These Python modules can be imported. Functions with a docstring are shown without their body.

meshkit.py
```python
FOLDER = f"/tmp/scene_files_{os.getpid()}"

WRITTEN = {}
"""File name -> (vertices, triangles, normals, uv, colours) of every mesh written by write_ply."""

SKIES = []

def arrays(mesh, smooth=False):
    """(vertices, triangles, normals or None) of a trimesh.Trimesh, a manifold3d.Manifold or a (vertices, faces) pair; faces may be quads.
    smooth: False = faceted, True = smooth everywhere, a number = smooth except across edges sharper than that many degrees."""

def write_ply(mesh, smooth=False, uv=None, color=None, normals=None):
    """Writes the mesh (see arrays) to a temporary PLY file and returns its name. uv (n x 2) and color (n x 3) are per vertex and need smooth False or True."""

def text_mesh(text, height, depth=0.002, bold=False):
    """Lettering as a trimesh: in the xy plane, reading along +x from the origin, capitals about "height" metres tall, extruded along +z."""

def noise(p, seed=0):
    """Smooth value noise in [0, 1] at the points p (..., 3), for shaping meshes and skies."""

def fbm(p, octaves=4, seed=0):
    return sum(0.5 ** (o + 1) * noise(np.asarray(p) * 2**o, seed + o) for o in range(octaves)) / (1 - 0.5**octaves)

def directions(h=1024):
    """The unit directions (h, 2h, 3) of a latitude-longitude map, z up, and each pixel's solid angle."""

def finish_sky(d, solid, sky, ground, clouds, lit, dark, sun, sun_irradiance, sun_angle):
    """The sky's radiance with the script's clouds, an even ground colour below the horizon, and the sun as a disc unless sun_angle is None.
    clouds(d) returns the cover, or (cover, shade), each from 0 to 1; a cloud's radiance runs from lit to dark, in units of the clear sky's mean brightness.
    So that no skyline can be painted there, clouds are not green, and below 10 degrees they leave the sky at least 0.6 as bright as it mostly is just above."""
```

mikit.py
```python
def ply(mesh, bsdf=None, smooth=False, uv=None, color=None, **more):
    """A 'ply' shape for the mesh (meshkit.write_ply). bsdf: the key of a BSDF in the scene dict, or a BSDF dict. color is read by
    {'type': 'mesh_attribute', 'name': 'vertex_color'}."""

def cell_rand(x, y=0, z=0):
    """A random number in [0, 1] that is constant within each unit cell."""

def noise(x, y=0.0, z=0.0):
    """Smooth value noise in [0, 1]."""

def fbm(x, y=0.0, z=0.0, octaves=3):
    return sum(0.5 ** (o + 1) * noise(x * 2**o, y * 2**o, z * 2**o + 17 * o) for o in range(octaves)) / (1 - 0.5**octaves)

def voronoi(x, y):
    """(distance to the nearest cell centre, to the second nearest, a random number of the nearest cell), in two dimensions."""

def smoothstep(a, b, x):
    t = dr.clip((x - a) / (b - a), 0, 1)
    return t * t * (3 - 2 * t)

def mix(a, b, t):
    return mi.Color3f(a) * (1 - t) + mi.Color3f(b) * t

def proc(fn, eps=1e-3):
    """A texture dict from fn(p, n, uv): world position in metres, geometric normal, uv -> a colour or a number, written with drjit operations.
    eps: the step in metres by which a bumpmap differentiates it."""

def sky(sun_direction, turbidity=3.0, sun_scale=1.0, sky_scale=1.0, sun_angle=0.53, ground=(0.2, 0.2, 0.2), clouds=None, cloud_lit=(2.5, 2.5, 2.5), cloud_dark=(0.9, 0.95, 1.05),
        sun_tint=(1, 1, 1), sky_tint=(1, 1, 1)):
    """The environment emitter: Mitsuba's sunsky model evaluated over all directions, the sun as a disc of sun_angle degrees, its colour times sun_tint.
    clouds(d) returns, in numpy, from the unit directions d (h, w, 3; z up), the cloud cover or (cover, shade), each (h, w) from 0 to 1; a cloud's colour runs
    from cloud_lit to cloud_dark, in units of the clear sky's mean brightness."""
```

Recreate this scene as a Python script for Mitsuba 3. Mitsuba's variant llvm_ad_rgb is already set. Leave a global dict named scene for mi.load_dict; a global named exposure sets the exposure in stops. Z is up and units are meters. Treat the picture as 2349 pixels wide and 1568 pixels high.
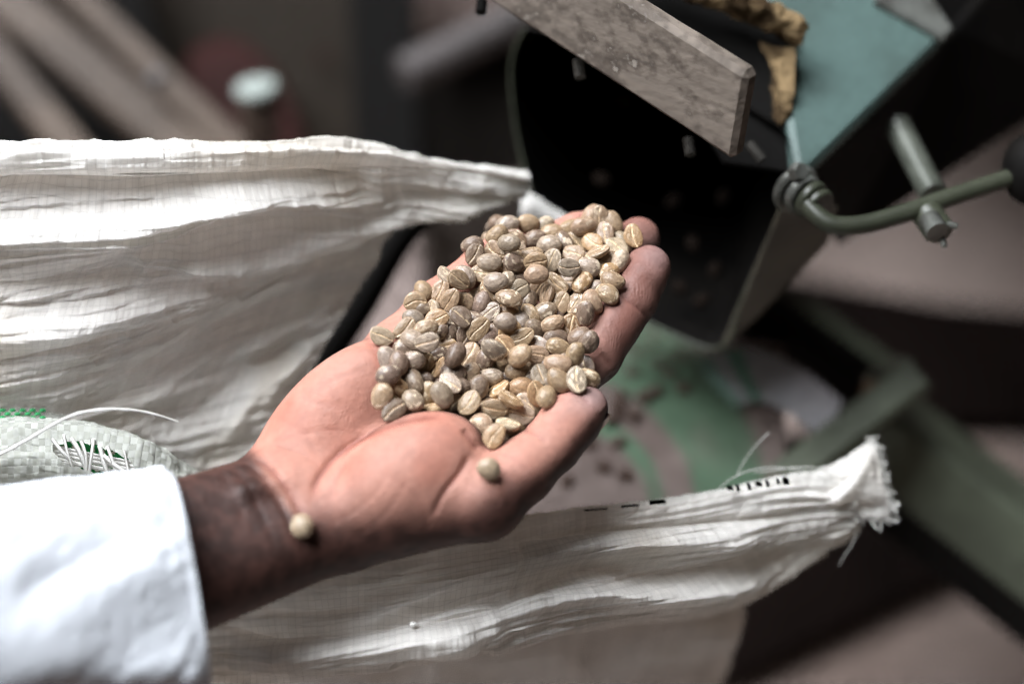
import math, random
import numpy as np
import drjit as dr
import trimesh
import mitsuba as mi
import mikit, meshkit
from mikit import noise, fbm, voronoi, cell_rand, smoothstep, mix
from scipy.interpolate import RectBivariateSpline, make_interp_spline
from scipy.spatial import cKDTree

scene, labels = {}, {}
rng = np.random.default_rng(7)
random.seed(7)

# ------------------------------------------------------------------ camera, light, exposure
PITCH = math.radians(55)
R_ = np.array([1.0, 0, 0])
F_ = np.array([0, math.cos(PITCH), -math.sin(PITCH)])
U_ = np.array([0, math.sin(PITCH), math.cos(PITCH)])
CAM = np.array([0, 0, 1.184])
FOCUS = 0.530
HC = CAM + F_ * FOCUS                       # where the axis meets the heap of beans
T = mi.ScalarTransform4f
scene['camera'] = {'type': 'thinlens', 'fov': 40.0, 'fov_axis': 'x', 'aperture_radius': 0.0115, 'focus_distance': FOCUS,
                   'near_clip': 0.02, 'far_clip': 60.0,
                   'to_world': T().look_at(origin=CAM.tolist(), target=(CAM + F_).tolist(), up=[0, 0, 1])}
exposure = 0.0
WINDOW_AT, WINDOW_AIM = np.array([-0.92, 0.88, 2.58]), np.array([0.05, 0.35, 0.72])
WINDOW_SIZE, WINDOW_LIGHT = (0.86, 0.68), (21.6, 22.4, 23.4)
scene['room_light'] = {'type': 'constant', 'radiance': {'type': 'rgb', 'value': [0.018, 0.0145, 0.012]}}


def frame_to(p, aim):
    d = (aim - p) / np.linalg.norm(aim - p)
    return T().look_at(origin=p.tolist(), target=(p + d).tolist(), up=[0, 0, 1])


scene['skylight_window__pane'] = {'type': 'rectangle', 'to_world': frame_to(WINDOW_AT, WINDOW_AIM) @ T().scale([*WINDOW_SIZE, 1]),
                                  'emitter': {'type': 'area', 'radiance': {'type': 'rgb', 'value': list(WINDOW_LIGHT)}}}

# ------------------------------------------------------------------ helpers
# The work frame: millimetres, x to the right, y up the slope that the hand lies on, z out of that slope towards the holder's eyes.
FPX = 3227.0


def L(px, py, w=0.0):
    px, py, w = np.broadcast_arrays(np.asarray(px, float), np.asarray(py, float), np.asarray(w, float))
    d = 1000 * FOCUS - w
    return np.stack([(px - 1174.5) * d / FPX, -(py - 784.0) * d / FPX, w], -1)


def Ls(pts):
    a = np.asarray(pts, float)
    return L(a[:, 0], a[:, 1], a[:, 2])


def to_px(p):
    d = 1000 * FOCUS - p[..., 2]
    return np.stack([p[..., 0] * FPX / d + 1174.5, 784.0 - p[..., 1] * FPX / d], -1)


BASIS = np.stack([R_, U_, -F_])             # rows: where the work frame's axes point in the world


def Wd(p):
    return HC + np.asarray(p, float) @ BASIS / 1000.0


def Wm(m4):
    """A 4x4 in the work frame -> world."""
    b = np.eye(4)
    b[:3, :3] = BASIS.T / 1000.0
    b[:3, 3] = HC
    return mi.ScalarTransform4f((b @ m4).tolist())


DOWN = np.array([0, 0, -1.0]) @ BASIS.T     # gravity in the work frame
USED = {}


def key_for(name):
    n = USED.get(name, 0)
    USED[name] = n + 1
    return name if n == 0 else f'{name}_{n:03d}'


def thing(name, label, cat, group=None, kind=None):
    k = key_for(name)
    labels[k] = {'label': label, 'category': cat}
    if group:
        labels[k]['group'] = group
    if kind:
        labels[k]['kind'] = kind
    return k


def part(holder, name, mesh, bsdf, label=None, smooth=35, local=True, kind=None, **kw):
    k = key_for(f'{holder}__{name}') if name else holder
    if local:
        if isinstance(mesh, trimesh.Trimesh):
            mesh = trimesh.Trimesh(Wd(mesh.vertices), mesh.faces, process=False)
        else:
            mesh = (Wd(mesh[0]), mesh[1])
    scene[k] = mikit.ply(mesh, bsdf, smooth=smooth, **kw)
    if label or kind:
        labels.setdefault(k, {})
        if label:
            labels[k]['label'] = label
        if kind:
            labels[k]['kind'] = kind
    return k


def setting(name, mesh, bsdf, label, smooth=False, local=False, **kw):
    part(name, None, mesh, bsdf, None, smooth, local, **kw)
    labels[name] = {'label': label, 'kind': 'structure'}


def curve(pts, n=60, k=3):
    p = np.asarray(pts, float)
    t = np.r_[0, np.cumsum(np.linalg.norm(np.diff(p[:, :3], axis=0), axis=1))]
    k = min(k, len(p) - 1)
    return make_interp_spline(t, p, k=k)(np.linspace(0, t[-1], n))


def tube(pts, radii, sides=20, caps=True):
    p = np.asarray(pts, float)
    n = len(p)
    r = np.broadcast_to(np.asarray(radii, float), (n,))
    t = np.gradient(p, axis=0)
    t /= np.linalg.norm(t, axis=1, keepdims=True) + 1e-12
    a = np.cross(t[0], [0.3, 0.9, 0.31])
    fr = []
    for i in range(n):
        a = a - t[i] * (a @ t[i])
        a /= np.linalg.norm(a)
        fr.append((a, np.cross(t[i], a)))
    ang = np.arange(sides) * 2 * np.pi / sides
    v = np.concatenate([p[i] + r[i] * (np.cos(ang)[:, None] * fr[i][0] + np.sin(ang)[:, None] * fr[i][1]) for i in range(n)])
    i, j = np.meshgrid(np.arange(n - 1), np.arange(sides), indexing='ij')
    q = np.stack([i * sides + j, i * sides + (j + 1) % sides, (i + 1) * sides + (j + 1) % sides, (i + 1) * sides + j], -1).reshape(-1, 4)
    f = np.vstack([q[:, [0, 1, 2]], q[:, [0, 2, 3]]])
    if caps:
        v = np.vstack([v, p[0], p[-1]])
        j = np.arange(sides)
        f = np.vstack([f, np.stack([(j + 1) % sides, j, np.full(sides, n * sides)], 1), np.stack([(n - 1) * sides + j, (n - 1) * sides + (j + 1) % sides, np.full(sides, n * sides + 1)], 1)])
    return trimesh.Trimesh(v, f, process=False)


def rod(a, b, r, sides=24, bevel=0.12):
    a, b = np.asarray(a, float), np.asarray(b, float)
    d = (b - a) / np.linalg.norm(b - a)
    e = min(bevel * r * 2, np.linalg.norm(b - a) * 0.3)
    return tube(np.array([a, a + d * 1e-3, a + d * e, b - d * e, b - d * 1e-3, b]), [0.01, r - e * .7, r, r, r - e * .7, 0.01], sides)


def screw(a, b, r, pitch=1.1, sides=20):
    """A threaded bolt shank."""
    a, b = np.asarray(a, float), np.asarray(b, float)
    ln = np.linalg.norm(b - a)
    n = int(ln / pitch * 4)
    s = np.linspace(0, 1, n + 1)
    return tube(a + (b - a) * s[:, None], r * (1 - 0.13 * (0.5 + 0.5 * np.cos(np.arange(n + 1) * np.pi / 2))), sides)


def grid_faces(nu, nv, close_u=False):
    i, j = np.meshgrid(np.arange(nu - (0 if close_u else 1)), np.arange(nv - 1), indexing='ij')
    i2 = (i + 1) % nu
    q = np.stack([i * nv + j, i2 * nv + j, i2 * nv + j + 1, i * nv + j + 1], -1).reshape(-1, 4)
    return np.vstack([q[:, [0, 1, 2]], q[:, [0, 2, 3]]])


def slab(front, thick, back=None, bevel=1.5):
    """A plate from a planar polygon (n,3, counterclockwise seen from its outside) with a chamfered front edge; thick in mm, backwards along the normal."""
    f = np.asarray(front, float)
    n = len(f)
    nrm = np.zeros(3)
    for i in range(n):
        nrm += np.cross(f[i], f[(i + 1) % n])
    nrm /= np.linalg.norm(nrm)
    c = f.mean(0)
    ins = []
    for i in range(n):
        e1 = f[i] - f[i - 1]
        e2 = f[(i + 1) % n] - f[i]
        e1 /= np.linalg.norm(e1); e2 /= np.linalg.norm(e2)
        m = np.cross(nrm, e1) + np.cross(nrm, e2)
        m /= max(np.linalg.norm(m), 1e-9)
        ins.append(f[i] + m * bevel / max(0.4, math.sqrt(max(0.05, (1 + e1 @ e2) / 2))))
    ins = np.array(ins)
    rings = [ins, f - nrm * bevel, f - nrm * (thick - bevel), ins - nrm * thick]
    v = np.vstack(rings + [ins.mean(0)[None], (ins - nrm * thick).mean(0)[None]])
    fs = []
    for k in range(3):
        for i in range(n):
            a, b = k * n + i, k * n + (i + 1) % n
            fs += [[a, a + n, b + n], [a, b + n, b]]
    tri = trimesh.creation.triangulate_polygon
    # fan caps follow the polygon by ear clipping in its own plane
    e = f[1] - f[0]; e /= np.linalg.norm(e)
    g = np.cross(nrm, e)
    from shapely.geometry import Polygon
    import mapbox_earcut as earcut
    p2 = np.stack([(ins - c) @ e, (ins - c) @ g], 1)
    t = earcut.triangulate_float64(p2, np.array([n], dtype=np.uint32)).reshape(-1, 3)
    ea, eb = p2[t[:, 1]] - p2[t[:, 0]], p2[t[:, 2]] - p2[t[:, 0]]
    s = ea[:, 0] * eb[:, 1] - ea[:, 1] * eb[:, 0]
    t = np.where((s < 0)[:, None], t[:, ::-1], t)
    fs = np.vstack([fs, t, t[:, ::-1] + 3 * n])
    return trimesh.Trimesh(v, fs, process=False)


def block(a, b, c, o, bevel=1.5):
    """A chamfered box: corner o, edge vectors a, b, c (mm)."""
    a, b, c, o = (np.asarray(x, float) for x in (a, b, c, o))
    pts = []
    for i in (0, 1):
        for j in (0, 1):
            for k in (0, 1):
                for ax in range(3):
                    s = [float(i), float(j), float(k)]
                    for q in range(3):
                        if q != ax:
                            ln = np.linalg.norm((a, b, c)[q])
                            s[q] = bevel / ln if s[q] == 0 else 1 - bevel / ln
                    pts.append(o + a * s[0] + b * s[1] + c * s[2])
    h = trimesh.convex.convex_hull(np.array(pts))
    return h


def square_tube(a, b, size, up, bevel=2.0):
    """A closed square steel tube from a to b; size = (width, height)."""
    a, b, up = (np.asarray(x, float) for x in (a, b, up))
    d = b - a
    s = np.cross(d, up); s /= np.linalg.norm(s)
    u = np.cross(s, d); u /= np.linalg.norm(u)
    return block(d, s * size[0], u * size[1], a - s * size[0] / 2 - u * size[1] / 2, bevel)


def smin(a, b, k):
    h = np.clip(0.5 + 0.5 * (b - a) / k, 0, 1)
    return b + (a - b) * h - k * h * (1 - h)


def cone(P, a, b, ra, rb):
    ba = b - a
    pa = P - a
    h = np.clip(pa @ ba / (ba @ ba), 0, 1)
    return np.linalg.norm(pa - h[:, None] * ba, axis=1) - (ra + (rb - ra) * h)


def ellip(P, c, axes, radii):
    q = (P - c) @ np.asarray(axes).T / np.asarray(radii)
    k0 = np.linalg.norm(q, axis=1)
    k1 = np.linalg.norm(q / np.asarray(radii), axis=1)
    return k0 * (k0 - 1) / np.maximum(k1, 1e-6)


def surface_nets(f, lo, hi, h, band=7.0):
    """An even mesh of f = 0 (f negative inside) between the corners lo and hi, cells of h."""
    lo = np.asarray(lo, float)
    n = np.ceil((np.asarray(hi) - lo) / h).astype(int) + 1
    st = 4
    nc = (n + st - 1) // st + 1
    ax = [lo[k] + np.arange(nc[k]) * h * st for k in range(3)]
    C = np.stack(np.meshgrid(*ax, indexing='ij'), -1).reshape(-1, 3)
    co = f(C).reshape(nc)
    idx = np.stack(np.meshgrid(*[np.arange(k) for k in n], indexing='ij'), -1).reshape(-1, 3)
    near = co[tuple(((idx + st // 2) // st).T)]
    V = near.copy()
    m = np.abs(near) < band
    V[m] = f(lo + idx[m] * h)
    V = V.reshape(n)
    S = V < 0
    corners = [(i, j, k) for i in (0, 1) for j in (0, 1) for k in (0, 1)]
    sl = lambda c: tuple(slice(c[k], n[k] - 1 + c[k]) for k in range(3))
    cnt = sum(S[sl(c)].astype(np.int8) for c in corners)
    act = (cnt > 0) & (cnt < 8)
    A = np.argwhere(act)
    ident = np.full(act.shape, -1, int)
    ident[act] = np.arange(len(A))
    pos, num = np.zeros((len(A), 3)), np.zeros(len(A))
    for c in corners:
        for k in range(3):
            if c[k] == 0:
                e = np.array(c); e2 = e.copy(); e2[k] = 1
                va, vb = V[tuple((A + e).T)], V[tuple((A + e2).T)]
                x = (va < 0) != (vb < 0)
                t = va[x] / (va[x] - vb[x])
                p = np.tile(e.astype(float), (x.sum(), 1))
                p[:, k] = t
                pos[x] += p
                num[x] += 1
    v = lo + (A + pos / num[:, None]) * h
    quads = []
    for k in range(3):
        a, b = [(1, 2), (2, 0), (0, 1)][k]
        s0 = [slice(None)] * 3; s1 = [slice(None)] * 3
        s0[k] = slice(0, n[k] - 1); s1[k] = slice(1, n[k])
        E = np.argwhere(S[tuple(s0)] != S[tuple(s1)])
        ok = (E[:, a] > 0) & (E[:, b] > 0) & (E[:, a] < n[a] - 1) & (E[:, b] < n[b] - 1)
        E = E[ok]
        flip = S[tuple(E.T)]
        def cell(da, db):
            q = E.copy(); q[:, a] -= da; q[:, b] -= db
            return ident[tuple(q.T)]
        q = np.stack([cell(1, 1), cell(0, 1), cell(0, 0), cell(1, 0)], 1)
        q = np.where(flip[:, None], q, q[:, ::-1])
        quads.append(q)
    q = np.vstack(quads)
    q = q[(q >= 0).all(1)]
    return v, np.vstack([q[:, [0, 1, 2]], q[:, [0, 2, 3]]])


def gradient(f, p, e=0.15):
    g = np.stack([f(p + np.eye(3)[k] * e) - f(p - np.eye(3)[k] * e) for k in range(3)], 1)
    return g / (np.linalg.norm(g, axis=1, keepdims=True) + 1e-9)


def polyline_distance(q, line):
    """Distance of 2-D points q from a polyline, and where along it (0..1) the nearest point lies."""
    line = np.asarray(line, float)
    best, where = np.full(len(q), 1e9), np.zeros(len(q))
    m = len(line) - 1
    for i in range(m):
        a, b = line[i], line[i + 1]
        ba = b - a
        t = np.clip((q - a) @ ba / (ba @ ba), 0, 1)
        d = np.linalg.norm(q - a - t[:, None] * ba, axis=1)
        w = d < best
        best[w], where[w] = d[w], (i + t[w]) / m
    return best, where


def rgb(r, g, b):
    """sRGB 0..255 -> linear colour."""
    c = np.array([r, g, b]) / 255.0
    return np.where(c <= 0.04045, c / 12.92, ((c + 0.055) / 1.055) ** 2.4).tolist()


def RGB(c):
    return {'type': 'rgb', 'value': list(map(float, c))}


def ss(a, b, x):
    t = np.clip((x - a) / (b - a), 0, 1)
    return t * t * (3 - 2 * t)

# ------------------------------------------------------------------ hand
def wb(y):
    return 0.08 * (np.asarray(y, float) - 760.0)          # the slope the hand is held at: nearer towards the wrist


def J(px, py, off):
    return L(px, py, wb(py) + off)


FINGERS = {   # joints (x, y, offset from the slope) and radii
    'index': ([(1190, 962, -21), (1362, 815, -11), (1450, 686, -8), (1486, 615, -6)], [11.5, 10.6, 9.8, 9.0]),
    'middle': ([(1112, 855, -23), (1296, 683, -18), (1398, 596, -17), (1464, 548, -16)], [11.5, 10.4, 9.5, 8.8]),
    'ring': ([(1045, 772, -21), (1196, 625, -17), (1278, 562, -17), (1342, 522, -18)], [11.2, 10.0, 9.2, 8.4]),
    'pinky': ([(1000, 712, -13), (1105, 617, -9), (1162, 572, -11), (1203, 548, -15)], [10.4, 8.8, 8.0, 7.4]),
}
FCH = {k: ([J(*p) for p in j], r) for k, (j, r) in FINGERS.items()}
for _k, (_j, _r) in FCH.items():
    pass


def unit(v):
    v = np.asarray(v, float)
    return v / np.linalg.norm(v)


TH = [J(815, 1190, -14), J(1108, 1144, -6), J(1196, 1082, -3), J(1268, 1018, -3), J(1338, 938, -3)]
TR = [16.5, 14.2, 11.6, 10.4, 9.2]
_a = unit(L(1060, 1030, 20) - L(800, 1200, 20)); _z = unit(np.cross(_a, [0.45, 0.9, 0.0])); _z = unit([0, 0.1, 1] - _a * (_a @ np.array([0, 0.1, 1]))); _b = np.cross(_z, _a)
THENAR = (J(920, 1108, -6.5), [_a, _b, _z], [34, 22, 21])
_c = unit(L(900, 800, 5) - L(640, 1090, 5)); _z2 = unit(np.array([0, 0.1, 1]) - _c * (_c @ np.array([0, 0.1, 1]))); _d = np.cross(_z2, _c)
HYPO = (J(745, 965, -11), [_c, _d, _z2], [37, 17, 14.5])

CREASES = [  # polyline (x, y), depth, width (both mm)
    ([(1425, 676), (1460, 704), (1486, 728)], 0.75, 0.9),
    ([(1345, 778), (1375, 810), (1404, 842)], 0.7, 0.9),
    ([(1332, 770), (1352, 800), (1386, 826)], 0.35, 0.8),
    ([(1290, 880), (1330, 905), (1352, 930)], 0.5, 1.0),
    ([(716, 1160), (728, 1105), (770, 1050), (832, 1008), (930, 968), (1040, 958)], 1.1, 1.6),
    ([(760, 1150), (775, 1095), (800, 1060)], 0.45, 1.2),
    ([(575, 1046), (630, 1085), (668, 1135), (700, 1195), (752, 1262)], 1.0, 1.2),
    ([(548, 1052), (600, 1092), (640, 1150), (676, 1225), (720, 1290)], 0.7, 1.1),
    ([(528, 1066), (566, 1110), (600, 1180), (640, 1260)], 0.4, 0.9),
    ([(500, 1072), (536, 1130), (560, 1200)], 0.3, 0.9),
    ([(1076, 1040), (1052, 1087), (1024, 1122), (990, 1190)], 0.9, 1.2),
    ([(1060, 985), (1078, 1010), (1096, 1034)], 0.9, 1.3),
    ([(1200, 984), (1230, 1000), (1256, 1014)], 0.7, 1.0),
    ([(1150, 1040), (1190, 1062), (1215, 1080)], 0.35, 1.2),
    ([(838, 772), (880, 830), (905, 880)], 0.5, 1.2),
    ([(640, 1010), (720, 990), (800, 985)], 0.25, 1.0),
    ([(690, 905), (740, 925), (800, 930)], 0.25, 1.2),
    ([(880, 1085), (960, 1150), (985, 1230)], 0.25, 1.4),
    ([(800, 1240), (880, 1180), (940, 1090)], 0.18, 1.0), ([(760, 1200), (840, 1150), (900, 1060)], 0.18, 1.0), ([(640, 960), (700, 1000), (730, 1060)], 0.22, 0.9),
    ([(620, 1020), (690, 1040), (740, 1080)], 0.2, 0.8), ([(1040, 1090), (1100, 1120), (1150, 1130)], 0.2, 1.0), ([(1240, 960), (1280, 985), (1300, 1010)], 0.25, 0.9), ([(720, 900), (790, 860), (850, 850)], 0.2, 0.9),
    ([(1400, 740), (1425, 765), (1440, 790)], 0.16, 0.7), ([(1470, 640), (1500, 660), (1520, 680)], 0.14, 0.7),
]
CREASES = [(curve([(*p, 0) for p in c], 24, 2)[:, :2], d, w) for c, d, w in CREASES]


def hand_base(P):
    palm = cone(P, J(668, 1085, -13), J(915, 815, -13.5), 14.5, 13.0)
    palm = smin(palm, cone(P, J(915, 815, -13.5), J(1000, 715, -13), 13.0, 10.8), 5)
    for a, b, ra, rb in (((700, 1120, -16), (1045, 775, -19), 13, 11.6), ((725, 1150, -15), (1112, 857, -23.5), 13.5, 11.8), ((760, 1185, -13), (1188, 965, -22), 14, 12)):
        palm = smin(palm, cone(P, J(*a), J(*b), ra, rb), 9)
    palm = smin(palm, ellip(P, *HYPO), 7)
    th = cone(P, TH[0], TH[1], TR[0], TR[1])
    th = smin(th, ellip(P, *THENAR), 6)
    th = smin(th, cone(P, TH[1], TH[2], TR[1], TR[2]), 5)
    th = smin(th, cone(P, TH[2], TH[3], TR[2], TR[3]), 3)
    th = smin(th, cone(P, TH[3], TH[4], TR[3], TR[4]), 2.5)
    th = smin(th, ellip(P, J(1307, 966, 0), np.eye(3), [11, 10, 8]), 4)
    web = cone(P, J(1020, 1050, -18), J(1165, 1015, -23), 11, 8.5)
    palm = smin(smin(palm, th, 3.2), web, 7)
    # wrist and forearm
    arm = cone(P, J(612, 1150, -12), L(285, 1262, 52), 17.2, 18.5)
    arm = smin(arm, cone(P, J(752, 1206, -13), L(390, 1345, 48), 17.0, 19.0), 12)
    for a, b in (((560, 1128), (700, 1100)), ((600, 1225), (730, 1180))):      # tendons that show at the wrist
        arm = smin(arm, cone(P, L(a[0], a[1], 42), J(b[0], b[1], -1), 2.0, 3.5), 6)
    palm = smin(palm, arm, 9)
    out = palm
    fs = []
    for k, (j, r) in FCH.items():
        f = cone(P, j[0], j[1], r[0], r[1])
        f = smin(f, cone(P, j[1], j[2], r[1] * 0.985, r[2]), 2.2)
        f = smin(f, cone(P, j[2], j[3], r[2] * 0.985, r[3]), 2.2)
        for i in (0, 1, 2):                                                     # the pads between the creases
            t = 0.5 if i < 2 else 0.62
            c = j[i] * (1 - t) + j[i + 1] * t
            ax = unit(j[i + 1] - j[i])
            z = unit(np.array([0, 0, 1.0]) - ax * ax[2])
            rr = r[i] * (1 - t) + r[i + 1] * t
            f = smin(f, ellip(P, c + z * rr * 0.28, [ax, np.cross(z, ax), z], [np.linalg.norm(j[i + 1] - j[i]) * 0.46, rr * 0.86, rr * 0.86]), 3)
        fs.append(f)
    fingers = np.minimum.reduce(fs)
    for f in fs:
        out = smin(out, f, 5.0) if f is fs[0] else out
    a = smin(palm, fs[0], 5)
    for f in fs[1:]:
        a = np.minimum(a, smin(palm, f, 5))
    return a


def hand_sdf(P):
    d = hand_base(P)
    q = to_px(P)
    near = np.abs(d) < 6
    if near.any():
        qn, pn = q[near], P[near]
        add = np.zeros(near.sum())
        for line, dep, wid in CREASES:
            lo, hi = line.min(0) - 40, line.max(0) + 40
            m = ((qn > lo) & (qn < hi)).all(1)
            if m.any():
                dd, t = polyline_distance(qn[m], line)
                add[m] += dep * np.exp(-(dd / (wid * 6.2)) ** 2) * ss(0, 0.12, t) * ss(1, 0.85, t)
        up = ss(-4, 4, pn[:, 2] - wb(qn[:, 1]) + 22)
        d[near] += add * up
    return d


hv, hf = surface_nets(hand_sdf, L(260, 1420, 40) + [-12, -26, -72], L(1560, 470, -20) + [8, 14, 85], 1.05)
for _ in range(2):
    g = gradient(hand_sdf, hv)
    hv = hv - g * hand_sdf(hv)[:, None] * 0.8
hand_mesh = trimesh.Trimesh(hv, hf, process=False)
trimesh.smoothing.filter_taubin(hand_mesh, 0.5, 0.53, iterations=4)
hv = np.array(hand_mesh.vertices)
hn = gradient(hand_base, hv, 0.4)

# skin colour: pale palm, dark back of the hand and wrist, darker creases
PALM, PINK, BACK, DUSTY = (np.array(rgb(*c)) for c in ((168, 121, 106), (163, 107, 91), (56, 36, 31), (152, 130, 128)))
hq = to_px(hv)
pal = hn @ unit([-0.12, 0.28, 0.95])
n1 = meshkit.fbm(hv / 14.0, 4, 3)
n2 = meshkit.fbm(hv / 4.0, 3, 9)
back = ss(0.66, 0.06, pal + 0.35 * (n1 - 0.5))
sd = (hq[:, 0] - 668) * -0.80 + (hq[:, 1] - 1165) * 0.60
wrist = ss(-26, 20, sd + 46 * (n1 - 0.5) + 14 * (n2 - .5))
edge = curve([(600, 1170, 0), (720, 1192, 0), (860, 1192, 0), (1000, 1176, 0), (1110, 1150, 0), (1190, 1108, 0), (1262, 1072, 0), (1322, 1000, 0), (1368, 950, 0)], 60, 2)[:, :2]   # where the pale skin of the palm ends on the thumb side
de, te = polyline_distance(hq, edge)
ie = np.clip((te * 59).astype(int), 0, 58)
tg_ = edge[ie + 1] - edge[ie]
de = de * np.sign(tg_[:, 0] * (hq[:, 1] - edge[ie][:, 1]) - tg_[:, 1] * (hq[:, 0] - edge[ie][:, 0]))
wid_ = np.interp(te, [0, 0.5, 0.8, 1], [95, 85, 40, 18])
rim_ = ss(-1.0, 0.55, de / wid_ + 0.7 * (n1 - 0.5)) * (hq[:, 0] < 1400) * (hq[:, 1] > 925)
dark = np.maximum(np.maximum(back, wrist), rim_)
col = PALM + (PINK - PALM) * np.clip(0.6 * ss(0.40, 0.72, n1) + 0.35 * np.exp(-(((hq - [800, 960]) / [170, 120]) ** 2).sum(1)), 0, 1)[:, None]
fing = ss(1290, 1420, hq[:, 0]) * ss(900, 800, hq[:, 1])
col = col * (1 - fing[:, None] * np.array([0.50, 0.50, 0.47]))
tip = np.exp(-(((hq - [1368, 905]) / [62, 48]) ** 2).sum(1)) + 0.6 * np.exp(-(((hq - [1512, 585]) / [40, 40]) ** 2).sum(1))
col = col + (DUSTY * 0.9 - col) * np.clip(tip * 0.8, 0, 1)[:, None]
dusk = np.exp(-(((hq - [1160, 1150]) / [60, 50]) ** 2).sum(1)) * ss(0.45, 0.6, n2)
col = col + (DUSTY * 0.6 - col) * (0.5 * dusk)[:, None]
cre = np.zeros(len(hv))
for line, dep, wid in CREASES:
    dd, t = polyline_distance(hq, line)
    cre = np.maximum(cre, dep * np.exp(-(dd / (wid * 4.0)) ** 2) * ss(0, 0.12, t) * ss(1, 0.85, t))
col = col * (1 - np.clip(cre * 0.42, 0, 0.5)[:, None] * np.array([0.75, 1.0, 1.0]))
wr = BACK * (1 + 0.7 * (n1[:, None] - 0.5)) * (1 + 0.55 * ss(0.35, 0.6, n2)[:, None])
col = col + (wr - col) * dark[:, None]
n3 = meshkit.fbm(hv / 1.5, 2, 13)
col = np.clip(col * (0.74 + 0.28 * n2[:, None] + 0.24 * n3[:, None]), 0.01, 0.9)

vc = {'type': 'mesh_attribute', 'name': 'vertex_color'}


def skin_relief(p, n, uv):
    q = p * 1000.0
    a = fbm(q.x * 0.9, q.y * 0.9, q.z * 0.9, 3)
    v = noise(q.x * 2.3, q.y * 2.3, q.z * 2.3)
    wv = fbm(q.x * 0.16, q.y * 0.16, q.z * 0.16, 2)
    ridge = dr.sin((q.x * 0.62 + q.y * 0.55 - q.z * 0.5) * 7.5 + wv * 26.0)
    return (0.55 * a + 0.30 * v + 0.12 * ridge) * 0.00040


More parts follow.
